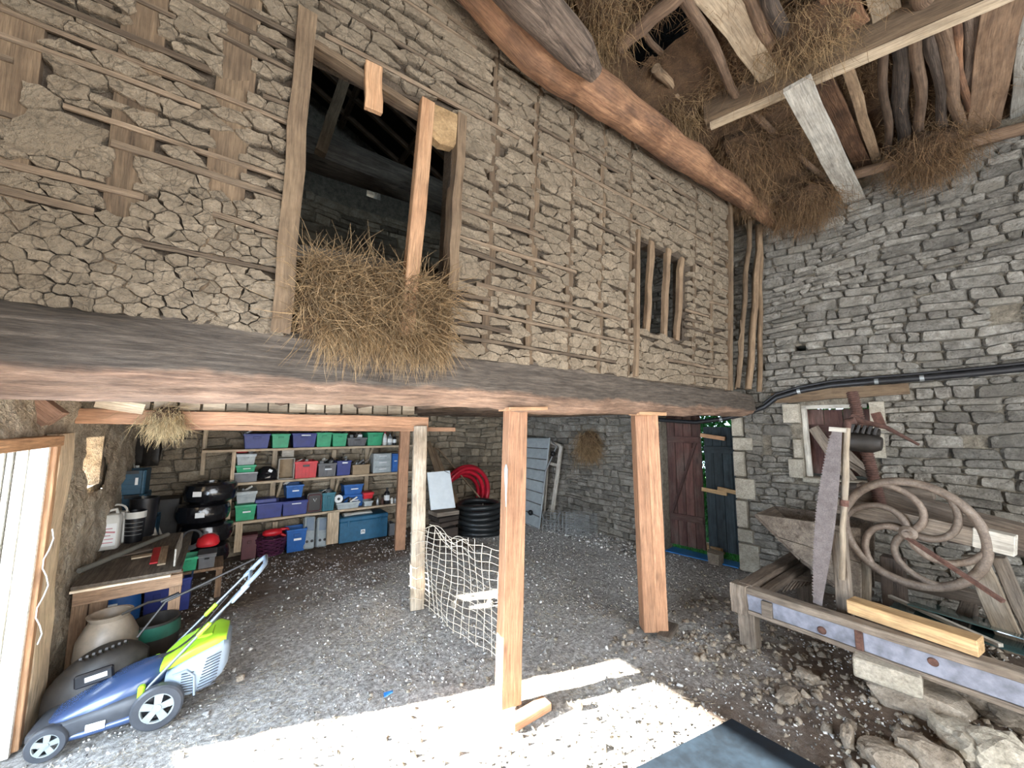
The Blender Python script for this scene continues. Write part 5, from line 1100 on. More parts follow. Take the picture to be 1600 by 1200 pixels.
for k in range(5): mm.tube([c+V3(math.cos(a_)*(.085-.004*k), .03*math.sin(a_), .085+math.sin(a_)*(.085-.004*k)+.004*k) for a_ in np.linspace(0, 6.283, 21)[:-1]], .010, 6, closed=True)
obj('coiled_cable', mm, 'pipe_black', None, 50, label='black cable coil standing in the green tub', cat='cable')
c = V3(py(323, 866, lsy).x, lsy+.1, zl+.20); mm = MB(); mm.lathe([(.09, 0), (.10, .02), (.085, .07), (.05, .10), (.0, .11)], c, 18); mm.v = [tuple(Vector(v_)+V3(.008*noise.noise(Vector(v_)*30), 0, .008*noise.noise(Vector(v_)*22))) for v_ in mm.v]; obj('red_bundle', mm, 'red_plastic', None, 40, label='bright red bundle on top of the grey tub', cat='bundle')
for k, (u0, u1, v0, v1, y_, lab) in enumerate(((222, 262, 918, 962, 4.55, 'periwinkle blue tub under the workbench, front one'), (228, 262, 902, 918, 4.62, 'flat blue tub stacked on the periwinkle tub under the workbench'), (264, 295, 905, 950, 4.75, 'blue tub just right of the workbench leg'))):
    T(u0, u1, v0, v1, 'blue_tub', lab, y=y_, d=.28, z0=.02 if k != 1 else .235, lab=(k == 1), tp=.95)
c = pz(180, 960, .02); c = V3(py(175, 930, 4.35).x, 4.5, .015); bs = root('blue_sack', c, 'blue and white printed plastic sack under the workbench', 'sack'); mm = MB(); k = 12
mm.loft([[c+V3(math.cos(2*math.pi*j/k)*.15*s_*(1+.12*noise.noise(Vector((j, i, 1)))), math.sin(2*math.pi*j/k)*.10*s_, z) for j in range(k)] for i, (z, s_) in enumerate(((0, .9), (.05, 1), (.2, 1.05), (.33, 1), (.42, .8), (.46, .5)))]); obj('sack', mm, 'bright_blue', bs, 40)
mm = MB(); mm.box(c+V3(-.03, -.105, .26), (.12, .01, .06)); mm.box(c+V3(.05, -.105, .36), (.14, .01, .035)); obj('print', mm, 'label_white', bs)
# big stoneware jar under the bench end
c = V3(py(168, 990, 3.78).x, 3.80, 0); cj = root('stoneware_jar', c, 'big beige stoneware jar in front of the workbench, behind the mower', 'jar'); r0 = .155
mm = MB(); mm.lathe([(.09, .0), (.13, .06), (r0, .20), (.15, .30), (.115, .38), (.095, .41), (.115, .445), (.10, .445), (.08, .41), (.08, .36)], c, 32); obj('jar', mm, 'ceramic', cj, 40)
c = V3(py(235, 985, 3.85).x+.02, 3.92, 0); ep = root('old_pot', c, 'old enamel pot with a green band behind the mower handles', 'pot'); mm = MB(); mm.lathe([(.10, 0), (.13, .05), (.14, .2), (.135, .3), (.125, .3), (.12, .03)], c, 28); obj('pot', mm, 'old_black', ep, 40)
mm = MB(); mm.lathe([(.143, .20), (.139, .285)], c, 28, cap=(False, False)); obj('band', mm, 'enamel_green', ep, 40)
# old brown machine (dusty motor hood) left behind the mower
c = V3(-.56, 3.52, 0); om = root('old_motor_hood', c, 'dusty dark old mower hood with a grille, behind the new mower', 'machine'); rg = []
for i, x in enumerate(np.linspace(-.17, .26, 10)):
    s_ = math.sin(math.pi*min(1, max(.06, (i+.6)/10.2)))**.5; rg.append([c+V3(x, math.cos(a_)*.16*s_, .08+max(0, math.sin(a_))*.22*s_+min(0, math.sin(a_))*.06+.10*(i/9)) for a_ in np.linspace(0, 6.283, 17)[:-1]])
mm = MB(); mm.loft(rg); obj('hood', mm, 'old_black', om, 35)
for k in range(8): mm = MB(); mm.box(c+V3(-.02+k*.026, -.10, .335+.006*k), (.012, .08, .012), rot=Matrix.Rotation(-.5, 3, 'X')); obj('grille_slat', mm, 'old_black', om)
mm = MB(); mm.box(c+V3(.05, -.165, .25), (.16, .03, .07), rot=Matrix.Rotation(-.1, 3, 'Y')); cb_ = obj('filter_box', mm, 'black_plastic', om, bevel=.008); mm = MB(); mm.box(c+V3(.06, -.183, .255), (.09, .004, .025), rot=Matrix.Rotation(-.1, 3, 'Y')); obj('sticker', mm, 'label_white', cb_)
mm = MB(); mm.tube([c+V3(.2, 0, .35), c+V3(.32, .05, .52), c+V3(.50, .0, .60), c+V3(.8, -.02, .72)], .008, 6); obj('handle_rod', mm, 'old_black', om, 50)

# ------------------------------------------------------------------ lawn mower
wr0 = pz(243, 1138); wf0 = pz(68, 1191); fdir = (wf0-wr0); WBs = fdir.length; fdir.normalize(); side = fdir.cross(V3(0, 0, 1)).normalized()
if side.dot(V3(0, -1, 0)) < 0: side = -side
def L(x, y, z): return wr0+fdir*x+side*(y-.19)+V3(0, 0, z)   # x forward from the rear axle, y towards the camera (0 = middle)
mw = root('lawn_mower', L(.2, 0, 0), 'blue, grey and lime green electric lawn mower at the left front', 'mower')
def ring(x, hw, z0_, z1_, e=.35, n=16, zc=None):
    out = []
    for j in range(n):
        a = 2*math.pi*j/n; c_, s_ = math.cos(a), math.sin(a); out.append(L(x, hw*math.copysign(abs(c_)**e, c_), (z0_+z1_)/2+(z1_-z0_)/2*math.copysign(abs(s_)**(e*1.3), s_)))
    return out
mm = MB(); mm.loft([ring(x, w, a, b_, .3) for x, w, a, b_ in ((-.05, .13, .07, .16), (-.02, .16, .05, .20), (.14, .18, .04, .20), (.36, .18, .04, .16), (.48, .16, .05, .13), (.53, .10, .06, .10))], .5); obj('deck', mm, 'mower_dark', mw, 40)
mm = MB(); mm.loft([ring(x, w, a, b_, .5) for x, w, a, b_ in ((-.02, .05, .18, .27), (.03, .12, .15, .285), (.12, .155, .12, .27), (.25, .165, .10, .235), (.38, .155, .09, .18), (.47, .12, .08, .13), (.50, .06, .09, .11))], .5); obj('hood', mm, 'mower_blue', mw, 50)
mm = MB(); mm.loft([ring(x, w, a, b_, .5) for x, w, a, b_ in ((.10, .186, .05, .115), (.3, .188, .045, .10), (.46, .165, .05, .085))], .6); obj('side_skirt', mm, 'mower_blue', mw, 50)
mm = MB(); mm.box(L(.25, .188, .10), (.075, .004, .038), rot=Matrix((fdir, side, V3(0, 0, 1))).transposed(), t=.6); obj('sticker', mm, 'label_white', mw)
for k in range(3): mm = MB(); mm.tube([L(.34+.03*k, .10, .175-.022*k), L(.40+.03*k, .13, .14-.02*k)], .006, 5); obj('vent', mm, 'mower_dark', mw)
def wheel(x, y, r, w):
    c = L(x, y, r); s_ = 1 if y > 0 else -1; ax_ = side*s_; wh = MB(); wh.lathe([(r*.62, -w/2), (r*.92, -w/2), (r, -w/3), (r, w/3), (r*.92, w/2), (r*.66, w/2), (r*.64, w*.2), (r*.62, -w/2)], c, 32, ax_, cap=(False, False), t=.7); W1 = obj('wheel', wh, 'mower_dark', mw, 40)
    mm = MB(); mm.lathe([(r*.20, w*.30), (r*.18, w*.50), (.001, w*.52)], c, 16, ax_); obj('hub', mm, 'rim_silver', W1, 40)
    mm = MB(); mm.lathe([(r*.58, w*.2), (r*.60, w*.42), (r*.72, w*.46), (r*.72, w*.3)], c, 28, ax_, cap=(False, False)); obj('rim', mm, 'rim_silver', W1, 40)
    u1 = ax_.cross(V3(0, 0, 1)).normalized(); u2 = V3(0, 0, 1)
    for k in range(5):
        a = k*2*math.pi/5+.4; d1 = u1*math.cos(a)+u2*math.sin(a); mm = MB(); mm.plank(c+ax_*w*.36+d1*r*.12, c+ax_*w*.40+d1*r*.64, r*.26, w*.10, up=ax_, taper=1.35, t=.5); obj('spoke', mm, 'rim_silver', W1)
for y in (.19, -.19): wheel(0, y, .115, .05); wheel(WBs, y*.93, .078, .045)
# grass box
mm = MB(); mm.loft([ring(x, w, a, b_, .35) for x, w, a, b_ in ((-.01, .13, .13, .24), (-.05, .15, .10, .29), (-.13, .165, .09, .33), (-.22, .165, .11, .36), (-.28, .15, .16, .37), (-.305, .12, .21, .35))], .6); gb = obj('grass_box', mm, 'mower_grey', mw, 45)
mm = MB(); mm.loft([ring(x, w, a, b_, .4) for x, w, a, b_ in ((.02, .10, .24, .29), (-.04, .15, .27, .335), (-.14, .155, .31, .375), (-.24, .145, .34, .405), (-.29, .11, .345, .39))], .6); obj('grass_box_lid', mm, 'lime', mw, 45)
mm = MB(); mm.box(L(-.17, .02, .392), (.10, .13, .02), rot=Matrix((fdir, side, V3(0, 0, 1))).transposed()); obj('lid_grip', mm, 'lime', mw, bevel=.006)
for k in range(11): mm = MB(); mm.tube([L(-.165-.004*k, .167, .125+.017*k), L(-.255-.002*k, .163, .145+.017*k)], .0032, 4); obj('grass_box_slit', mm, 'mower_dark', gb)
for k in range(8): mm = MB(); mm.tube([L(-.09, .163, .14+.014*k), L(-.148, .167, .135+.015*k)], .003, 4); obj('grass_box_slit', mm, 'mower_dark', gb)
mm = MB(); mm.tube([L(x, .172, z) for x, z in ((-.158, .11), (-.15, .22), (-.11, .26), (-.05, .25))], .006, 6); obj('grass_box_rib', mm, 'mower_grey', gb, 50)
# handle
def hl(y, k): return L(.07-.66*k, y*(1-.25*k), .22+.62*k)
tp_ = py(405, 885, wr0.y+.2)
hE = tp_
hs = [L(.08, .17, .19), L(.08, -.17, .19)]
topL = hE+side*.13; topR = hE-side*.13; dH = (hE-L(.08, 0, .19)).normalized()
for s_, (a, b_) in enumerate(((hs[0], topL), (hs[1], topR))):
    m_ = a.lerp(b_, .5); mm = MB(); mm.tube([a, m_], .009, 8); obj('lower_tube', mm, 'handle_tube', mw, 50)
    mm = MB(); mm.tube([m_-dH*.03, b_-dH*.06], .009, 8); obj('upper_tube', mm, 'handle_tube', mw, 50)
    mm = MB(); mm.plank(m_-dH*.05, m_+dH*.04, .03, .022, t=.6); obj('clamp', mm, 'lime', mw, bevel=.006)
    mm = MB(); mm.plank(a-V3(0, 0, .03), a+V3(0, 0, .05), .03, .035, up=side, t=.6); obj('lower_clamp', mm, 'lime', mw, bevel=.007)
mm = MB(); pts = [topL-dH*.12, topL, hE+side*.09+dH*.05, hE-side*.09+dH*.05, topR, topR-dH*.12]; mm.tube(pts, .014, 10); obj('grip_bar', mm, 'mower_grey', mw, 50)
mm = MB(); mm.tube([topL-dH*.12, topL-dH*.07-side*.04, topR-dH*.07+side*.04, topR-dH*.12], .011, 8); obj('switch_lever', mm, 'mower_grey', mw, 50)
mm = MB(); mm.plank(topL-dH*.20-V3(0, 0, .01), topL-dH*.07-V3(0, 0, .01), .03, .03, t=.6); obj('switch_box', mm, 'mower_grey', mw, bevel=.008)
for k in range(3):
    mm = MB(); a = topL-dH*.2; b_ = L(.05, .05*(k-1), .27); mm.tube([a.lerp(b_, t_)+V3(.02*math.sin(t_*5+k*2), .02*math.cos(t_*4+k), -.05*math.sin(t_*3.14)+.02*k) for t_ in np.linspace(0, 1, 12)], .0035, 5); obj('cable', mm, 'pipe_black', mw, 50)
a = py(190, 960, 3.5); b_ = py(268, 934, 3.6); e_ = py(330, 910, 3.6)
mm = MB(); mm.tube([a, a.lerp(b_, .5)+V3(0, 0, .02), b_, e_], .008, 6); obj('dark_handle_rod', mm, 'old_black', om, 50); mm = MB(); mm.tube([py(252, 940, 3.58), py(280, 928, 3.58)], .016, 8); obj('foam_grip', mm, 'black_plastic', om, 50)

# ------------------------------------------------------------------ middle back: hoses, white panel, folding bed, crates
hx = V3(3.0, 5.55, 0)
c = py(752, 800, 5.4); c = V3(c.x, 5.45, 0)
for k in range(6):
    r0 = .34-.012*(k % 2); mm = MB(); z = .045+.078*k; mm.tube([c+V3(math.cos(a_)*r0+.01*math.sin(k*2), math.sin(a_)*r0, z+.01*math.sin(a_*2+k)) for a_ in np.linspace(0, 6.283, 41)[:-1]], .042, 10, closed=True)
    if k == 0: hb_ = root('black_hose_coil', c, 'thick black ribbed pipe coiled on the ground in front of the red hoses', 'hose')
    obj('hose_turn', mm, 'hose_black', hb_, 50)
mm = MB(); mm.tube([c+V3(-.1, -.30, .02), c+V3(-.12, -.32, .25), c+V3(-.1, -.25, .50)], .004, 5); obj('tie', mm, 'twine', hb_)
c2 = V3(c.x+.05, 5.98, .0); hr_ = root('red_hose_coil', c2, 'red ribbed hose coil standing behind the black coil', 'hose')
for k in range(5):
    r0 = .42-.06*(k//2)+.012*k; mm = MB(); mm.tube([c2+V3(math.cos(a_)*r0, -.05+.055*k-.03*math.sin(a_), r0+.13+math.sin(a_)*r0) for a_ in np.linspace(0, 6.283, 49)[:-1]], .036, 10, closed=True); obj('hose_turn', mm, 'hose_red', hr_, 50)
a_, b_ = py(674, 797, 5.3), py(712, 793, 5.3); tA, tB = py(668, 738, 5.45), py(703, 735, 5.45)
wpn = root('white_board', a_, 'flat white cabinet door leaning beside the black hose coil', 'panel'); mm = MB()
q = [a_, b_, tB, tA]; nrm = (b_-a_).cross(tA-a_).normalized()*-1; nrm = nrm if nrm.y > 0 else -nrm
mm.add(q+[p_+nrm*.03 for p_ in q], [(0, 1, 2, 3), (7, 6, 5, 4), (1, 0, 4, 5), (2, 1, 5, 6), (3, 2, 6, 7), (0, 3, 7, 4)], None, .7); obj('panel', mm, 'panel_white', wpn, bevel=.004)
mm = MB(); mm.tube([tB+V3(-.1, -.01, 0), tB+V3(0, -.01, -.05)], .004, 4); obj('cord', mm, 'old_black', wpn)
zt = min(a_.z, b_.z)-.01
for k in range(3): mm = MB(); mm.box((a_.x*.5+b_.x*.5+.04, 5.38, max(.03, zt-.05-.075*k)), (.36-.02*k, .3, .055), rz=.1*k, t=random.random()); obj('stacked_board', mm, 'dark_wood' if k else 'weathered', None, label=('top', 'middle', 'bottom')[k]+' board of the low pile under the white panel', cat='board')
if zt > .25: mm = MB(); mm.box((a_.x*.5+b_.x*.5+.04, 5.38, (zt-.26)/2), (.34, .28, zt-.27)); obj('wooden_crate', mm, 'dark_wood', None, label='dark crate carrying the low pile of boards', cat='crate')
for s_, e_, w, lab in (((668, 690), (684, 738), .09, 'brown board leaning on the back wall above the white panel, left one'), ((675, 700), (695, 745), .11, 'brown board leaning on the back wall, right of the other'), ((684, 700), (722, 745), .02, 'thin rod leaning over the back wall beside the boards')):
    a, bb = py(*s_, 6.25), py(*e_, 6.0); d_ = bb-a; k_ = a.z/(a.z-bb.z); mm = MB(); mm.plank(a, a+d_*min(k_, 2.2), w, .025, up=(0, -1, 0), seg=2, wob=.003, t=.4); obj('leaning_board', mm, 'stud_wood', None, label=lab, cat='board')
# folding bed leaning on the wall with two wheels
def wl2(u, v, off): a = pp(u, v, RP+RN*off, RN); return a
bd_ = root('folding_bed', wl2(838, 820, .3), 'grey folded camping bed on wheels leaning upright on the stone wall', 'bed')
B0, B1, B2, B3 = wl2(812, 812, .42), wl2(842, 827, .42), wl2(859, 684, .16), wl2(822, 684, .16)
nrm = (B1-B0).cross(B3-B0).normalized(); nrm = nrm if nrm.dot(RN) < 0 else -nrm
for k in range(8):
    s0, s1 = k/8+.004, (k+1)/8-.004
    q = [B0.lerp(B3, s0), B1.lerp(B2, s0), B1.lerp(B2, s1), B0.lerp(B3, s1)]; mm = MB(); mm.add(q+[p_+nrm*.03 for p_ in q], [(0, 1, 2, 3), (7, 6, 5, 4), (1, 0, 4, 5), (2, 1, 5, 6), (3, 2, 6, 7), (0, 3, 7, 4)], None, .55); obj('slat', mm, 'bed_grey', bd_, bevel=.005)
mm = MB(); mm.tube([B0, B3, B2, B1, B0], .014, 7); obj('outer_frame', mm, 'bed_grey', bd_, 50)
mm = MB(); mm.tube([wl2(u, v, o_) for u, v, o_ in ((845, 800, .36), (853, 735, .28), (862, 715, .22), (870, 697, .2), (862, 690, .2))], .012, 8); obj('bent_leg', mm, 'metal_grey', bd_, 50)
mm = MB(); mm.tube([wl2(u, v, .28) for u, v in ((845, 800), (850, 812), (868, 815), (876, 800))], .012, 8); obj('foot_tube', mm, 'metal_grey', bd_, 50)
for u, v, r0 in ((829, 801, .045), (864, 709, .045)):
    q = wl2(u, v, .44 if v > 750 else .25); mm = MB(); mm.lathe([(r0*.6, -.012), (r0, -.01), (r0, .01), (r0*.6, .012)], q, 18, RN, cap=(False, False)); w1 = obj('wheel', mm, 'black_plastic', bd_, 40); mm = MB(); mm.lathe([(r0*.2, -.01), (r0*.2, .014)], q, 10, RN); obj('hub', mm, 'metal_grey', w1, 40)
    for k in range(5): a = k*1.2566; d1 = RD*math.cos(a)+V3(0, 0, math.sin(a)); mm = MB(); mm.plank(q, q+d1*r0*.7, .008, .006, up=RN); obj('spoke', mm, 'black_plastic', w1)
a, bb = wl2(877, 697, .12), wl2(863, 800, .2); mm = MB(); mm.plank(a, bb, .06, .03, up=RN, seg=3, wob=.002, t=.9); lf_ = root('white_frame', bb, 'old white painted wooden frame leaning behind the camping bed', 'frame'); obj('stile', mm, 'grey_plank', lf_)  # white wooden frame of stiles and rails, leaning on the wall
a2, b2 = wl2(858, 690, .1), wl2(850, 800, .16); mm = MB(); mm.plank(a2, b2, .04, .025, up=RN, t=.7); obj('stile', mm, 'grey_plank', lf_); mm = MB(); mm.plank(a, a2, .05, .025, up=RN, t=.9); obj('rail', mm, 'grey_plank', lf_); mm = MB(); mm.plank(a.lerp(bb, .3), a2.lerp(b2, .3), .05, .025, up=RN, t=.9); obj('rail', mm, 'grey_plank', lf_)
# wire cage crates at the foot of the wall
def cage(q, label, nu, nv, r=.0025, depth=.22):
    r_ = root('wire_crate', q[0], label, 'crate'); mm = MB()
    for s in np.linspace(0, 1, nu): mm.tube([q[0].lerp(q[1], s), q[3].lerp(q[2], s)], r, 4); mm.tube([q[0].lerp(q[1], s)-RN*depth, q[3].lerp(q[2], s)-RN*depth], r, 4)
    for s in np.linspace(0, 1, nv): mm.tube([q[0].lerp(q[3], s), q[1].lerp(q[2], s), q[1].lerp(q[2], s)-RN*depth, q[0].lerp(q[3], s)-RN*depth], r, 4, closed=True)
    obj('wires', mm, 'zinc', r_, kind='stuff')
g0 = pz(848, 832); g1 = pz(885, 838); g2 = pz(921, 842)
cage([g0, g1, g1+V3(0, 0, .32), g0+V3(0, 0, .32)], 'open wire crate with wide rails beside the camping bed', 7, 9, .003)
cage([g1+RN*.02, g2, g2+V3(0, 0, .34), g1+V3(0, 0, .36)+RN*.02], 'fine wire mesh crate at the foot of the stone wall', 18, 16, .002)
mm = MB(); mm.plank(pz(990, 858), pz(1003, 830, .1)+V3(0, 0, .08), .14, .03, up=(-1, 0, 0), t=.4); obj('slate_slab', mm, 'rubble_stone', None, bevel=.004, label='brown slab leaning at the foot of the wall behind the doubled post', cat='slab')
mm = MB(); q = py(771, 728, 3.2)
rg_ = root('hanging_rag', q, 'small white rag and string hanging on the left of the nearest post', 'rag'); mm.loft([[p1t+V3(-.06+math.cos(a_)*r_*.4, -.0+math.sin(a_)*r_*.7, 1.46-p1t.z+z_) for a_ in np.linspace(0, 6.283, 9)[:-1]] for z_, r_ in ((0, .008), (-.03, .022), (-.10, .02), (-.16, .012), (-.26, .005))]); obj('rag', mm, 'bed_grey', rg_, 50)

# ------------------------------------------------------------------ old press / root cutter on its frame
XF = 3.40; zt = .43
fl = px(1158, 920, XF); FL = V3(XF, 1.47, zt); FR = V3(XF-.02, -.65, zt); BL = V3(4.62, 1.50, zt); BR = V3(4.62, -.65, zt)
ch = root('farm_press', V3(4.0, .5, 0), 'heavy weathered timber frame of an old farm press, with iron bolts', 'frame')
def P_(name, a, b_, w, h, mat='weathered', par=None, up=(0, 0, 1), t=.5, seg=5, wob=.004, bev=.004): mm = MB(); mm.plank(a, b_, w, h, up=up, seg=seg, wob=wob, t=t); return obj(name, mm, mat, par, bevel=bev)
m_, nt_, b__ = newmat('frame_face'); 
P_('front_rail_cap', FL, FR, .09, .05, 'weathered', ch, t=.75); P_('front_rail', FL+V3(.0, 0, -.085), FR+V3(.0, 0, -.085), .06, .115, 'painted', ch, t=.6) if 'painted' in MATS else None
plain('painted', (.24, .25, .30), .8, dirt=.45, bs=.6)
P_('front_rail', FL+V3(-.0, -.02, -.085), FR+V3(.0, 0, -.085), .06, .12, 'painted', ch, t=.6)
P_('front_rail_edge', FL+V3(-.01, -.02, -.158), FR+V3(-.01, 0, -.158), .07, .03, 'weathered', ch, t=.6)
P_('side_rail', FL+V3(.0, 0, .0), BL, .10, .07, 'beam_grey', ch, t=.9); P_('side_rail_inner', FL+V3(.05, -.10, -.03), BL+V3(0, -.10, -.03), .06, .06, 'beam_grey', ch, t=.7)
P_('back_rail', BL, BR, .10, .09, 'beam_grey', ch, t=.5)
for y in (.4, -.4): P_('cross_rail', V3(XF, y, zt-.07), V3(4.62, y, zt-.07), .08, .08, 'beam_grey', ch, t=.4)
P_('corner_block', FL+V3(0, .03, .03), FL+V3(.0, .03, -.19), .11, .12, 'weathered', ch, up=(0, 1, 0), t=.7, seg=3, wob=.006)
P_('leg', V3(XF+.02, 1.46, .0), V3(XF+.01, 1.46, .26), .10, .12, 'weathered', ch, up=(0, 1, 0), t=.6, seg=3)
P_('leg', V3(4.6, 1.45, .0), V3(4.6, 1.45, .40), .10, .10, 'beam_grey', ch, up=(0, 1, 0), t=.6, seg=2)
P_('leg', V3(4.6, -.6, .05), V3(4.6, -.6, .40), .10, .10, 'beam_grey', ch, up=(0, 1, 0), t=.6, seg=2)
P_('joint_piece', FL+V3(-.012, -.13, -.09), FL+V3(-.012, -.20, -.09), .09, .11, 'weathered', ch, up=(0, 0, 1), t=.5, seg=1)
P_('joint_piece', V3(XF-.02, .80, zt-.085), V3(XF-.02, .76, zt-.085), .07, .12, 'rust', ch, t=.5, seg=1)
for u, v in ((1284, 985), (1458, 1034)):
    q = px(u, v, XF-.035); mm = MB(); mm.lathe([(.024, -.012), (.026, 0), (.02, .010), (.0, .013)], V3(XF-.035, q.y, q.z), 16, (-1, 0, 0)); obj('bolt', mm, 'rust', ch, 40)
# supports
sA, sB = px(1335, 1022, XF-.03), px(1435, 1045, XF-.03)
mm = MB(); mm.box((XF+.0, .665, .215), (.26, .30, .115), rz=.12, t=.8); obj('block_stone', mm, 'quoin', None, bevel=.008, label='squared pale block under the press frame, on the rough boulder', cat='stone')
def boulder(c, s, label, name='boulder', mat='rubble_stone', sub=3, t=.5, seed=0, rot=0, amp=.25, cat='stone', par=None):
    import bmesh
    bm = bmesh.new(); bmesh.ops.create_icosphere(bm, subdivisions=sub, radius=1); mm = MB(); cr, sr = math.cos(rot), math.sin(rot); vs = []
    for v_ in bm.verts:
        q = v_.co.copy(); m_ = max(abs(q.x), abs(q.y), abs(q.z)); q = q*(.55+.45/m_); q *= 1+amp*noise.noise(q*1.3+V3(seed, seed*2, 0))+amp*.5*noise.noise(q*3+V3(0, seed, 3))
        x, y, z = q.x*s[0], q.y*s[1], q.z*s[2]; vs.append(V3(c[0]+x*cr-y*sr, c[1]+x*sr+y*cr, c[2]+z))
    mm.add(vs, [tuple(v_.index for v_ in f.verts) for f in bm.faces], None, t); bm.free(); return obj(name, mm, mat, par, 0, label=label, cat=cat)
boulder((XF+.06, .55, .085), (.19, .23, .11), 'rough brown boulder carrying the squared pale block', seed=4, t=.6)
# trough
tr = root('wooden_trough', V3(4.1, 1.2, .8), 'grey timber hopper trough with a slanting end on the press frame', 'trough')
XT = 4.0
q0, q1, q2, q3 = [px(u, v, XT) for u, v in ((1180, 803), (1345, 826), (1345, 880), (1262, 868))]
q4 = px(1345, 945, XT); q3b = px(1250, 872, XT)
dxT = .42
def slab(name, pts, off, mat, par, t=.5, thick=.03):
    mm = MB(); o_ = V3(*off); n_ = o_.normalized()*thick; k = len(pts); mm.add(list(pts)+[p_+n_ for p_ in pts], [tuple(range(k-1, -1, -1)), tuple(range(k, 2*k))]+[(i, (i+1) % k, k+(i+1) % k, k+i) for i in range(k)], None, t); return obj(name, mm, mat, par, bevel=.003)
mid0 = q0.lerp(q3b, .55); mid1 = q1.lerp(q4, .45)
slab('side_board', [q0, mid0, mid1, q1], (1, 0, 0), 'weathered', tr, .45); slab('side_board', [mid0+V3(-.003, 0, -.004), q3b, q4, mid1+V3(-.003, 0, -.004)], (1, 0, 0), 'weathered', tr, .55)
slab('far_side', [p_+V3(dxT, 0, .02) for p_ in (q0, q3b, q4, q1)], (1, 0, 0), 'beam_grey', tr, .5)
slab('sloping_end', [q0+V3(.0, 0, 0), q3b, q3b+V3(dxT, 0, .02), q0+V3(dxT, 0, .02)], (0, .3, -1), 'beam_grey', tr, .6, .025)
slab('bottom', [q3b+V3(0, 0, -.0), q4, q4+V3(dxT, 0, 0), q3b+V3(dxT, 0, 0)], (0, 0, -1), 'beam_grey', tr, .4)
# iron tines inside the frame
for k in range(9):
    a = pz(1222+k*6, 925-k*1.5, .30); mm = MB(); mm.tube([a+V3(.0, -.02*0, 0), a+V3(.14, -.03, .08), a+V3(.30, -.12, .06)], .008, 6); obj('tine', mm, 'iron', ch, 50, kind=None)
# uprights of the press
def up_(name, u0, v0, u1, v1, x, w, d, mat, par, t=.5): a, b_ = px(u0, v0, x), px(u1, v1, x); return P_(name, a, b_, w, d, mat, par, up=(1, 0, 0), t=t, seg=4)
up_('upright', 1310, 830, 1322, 965, 3.62, .085, .08, 'weathered', ch, .55); up_('upright', 1349, 860, 1352, 960, 4.1, .08, .06, 'grey_post', ch, .1)
up_('diagonal_leg', 1520, 868, 1590, 1020, 4.12, .11, .08, 'grey_post', ch, .1); up_('diagonal_leg', 1560, 870, 1625, 1020, 4.2, .07, .08, 'weathered', ch, .4)
up_('upright', 1395, 870, 1400, 950, 4.2, .13, .12, 'dark_wood', ch, .9)
a, b_ = px(1322, 790, 4.12), px(1588, 853, 4.0); P_('cross_beam', a+V3(0, .1, 0), a.lerp(b_, .88), .09, .12, 'weathered', ch, t=.6); P_('beam_end_paint', a.lerp(b_, .80)+V3(-.006, 0, 0), b_, .095, .125, 'grey_plank', ch, t=.9, seg=1)
P_('back_beam', px(1340, 768, 4.35), px(1640, 850, 4.35), .16, .16, 'beam_grey', ch, t=.7); P_('back_beam', px(1290, 760, 4.5), px(1460, 772, 4.5), .12, .09, 'beam_grey', ch, t=.5)
P_('dark_back_board', px(1480, 832, 4.3), px(1680, 868, 4.3), .06, .13, 'dark_wood', ch, t=.6)
# screw
S0, S1 = px(1331, 612, 4.25), px(1372, 775, 4.25); S2 = S1+(S1-S0)*.15
sc_ = root('press_screw', S2, 'tall rusty threaded press screw rising through a cogged collar', 'screw'); mm = MB(); k = 220; pts = [S0.lerp(S2, i/k) for i in range(k+1)]
mm.tube(pts, [.042 if (i//2) % 2 else .035 for i in range(k+1)], 12); obj('threaded_rod', mm, 'rust', sc_, 40)
hc0 = px(1368, 690, 4.2)
mm = MB(); mm.tube([px(1322, 690, 4.15), px(1362, 692, 4.15), px(1378, 694, 4.15)], [.075, .08, .05], 10, wob=.1); obj('collar_block', mm, 'old_black', sc_, 50)
mm = MB(); mm.tube([px(1325, 672, 4.15), px(1375, 676, 4.15)], .03, 8); obj('cog_bar', mm, 'old_black', sc_, 50)
for k in range(5): q = px(1332+k*9, 669+k, 4.10); mm = MB(); mm.box(q, (.03, .022, .07), rot=Matrix.Rotation(.3, 3, 'X')); obj('cog', mm, 'old_black', sc_, bevel=.004)
mm = MB(); mm.tube([px(1330, 650, 4.0), px(1345, 658, 4.0), px(1385, 668, 3.98), px(1436, 695, 3.95)], [.022, .02, .016, .009], 8); obj('curved_lever', mm, 'rust', sc_, 50)
mm = MB(); mm.plank(px(1368, 645, 4.3), px(1378, 668, 4.3), .06, .03, up=(1, 0, 0)); obj('rusty_plate', mm, 'rust', sc_)
mm = MB(); mm.plank(px(1370, 752, 4.3), px(1300, 708, 4.3), .04, .05, up=(1, 0, 0), t=.3); obj('stay', mm, 'weathered', sc_)
# flywheel
XW = 4.0; cw = px(1420, 832, XW-.02); Rf = .355
fwv = root('flywheel', cw, 'large worn iron flywheel with six curved spokes', 'wheel'); NW = V3(-1, .0, .0)
def fwp(r, a, off=0): return cw+V3(off+.0*r, r*math.cos(a), r*math.sin(a))
mm = MB(); mm.tube([fwp(Rf, a_) for a_ in np.linspace(0, 6.2832, 73)[:-1]], (.029), 12, closed=True, wob=.02, ref=(1, 0, 0)); obj('rim', mm, 'iron', fwv, 50)
mm = MB(); mm.lathe([(.045, -.05), (.05, -.03), (.05, .04), (.03, .06)], cw, 18, NW); obj('hub', mm, 'iron', fwv, 40); mm = MB(); mm.lathe([(.018, .05), (.018, .10)], cw, 12, NW); obj('axle_end', mm, 'iron', fwv, 40); mm = MB(); mm.tube([cw, cw+V3(.35, 0, 0)], .02, 10); obj('axle', mm, 'rust', fwv, 50)
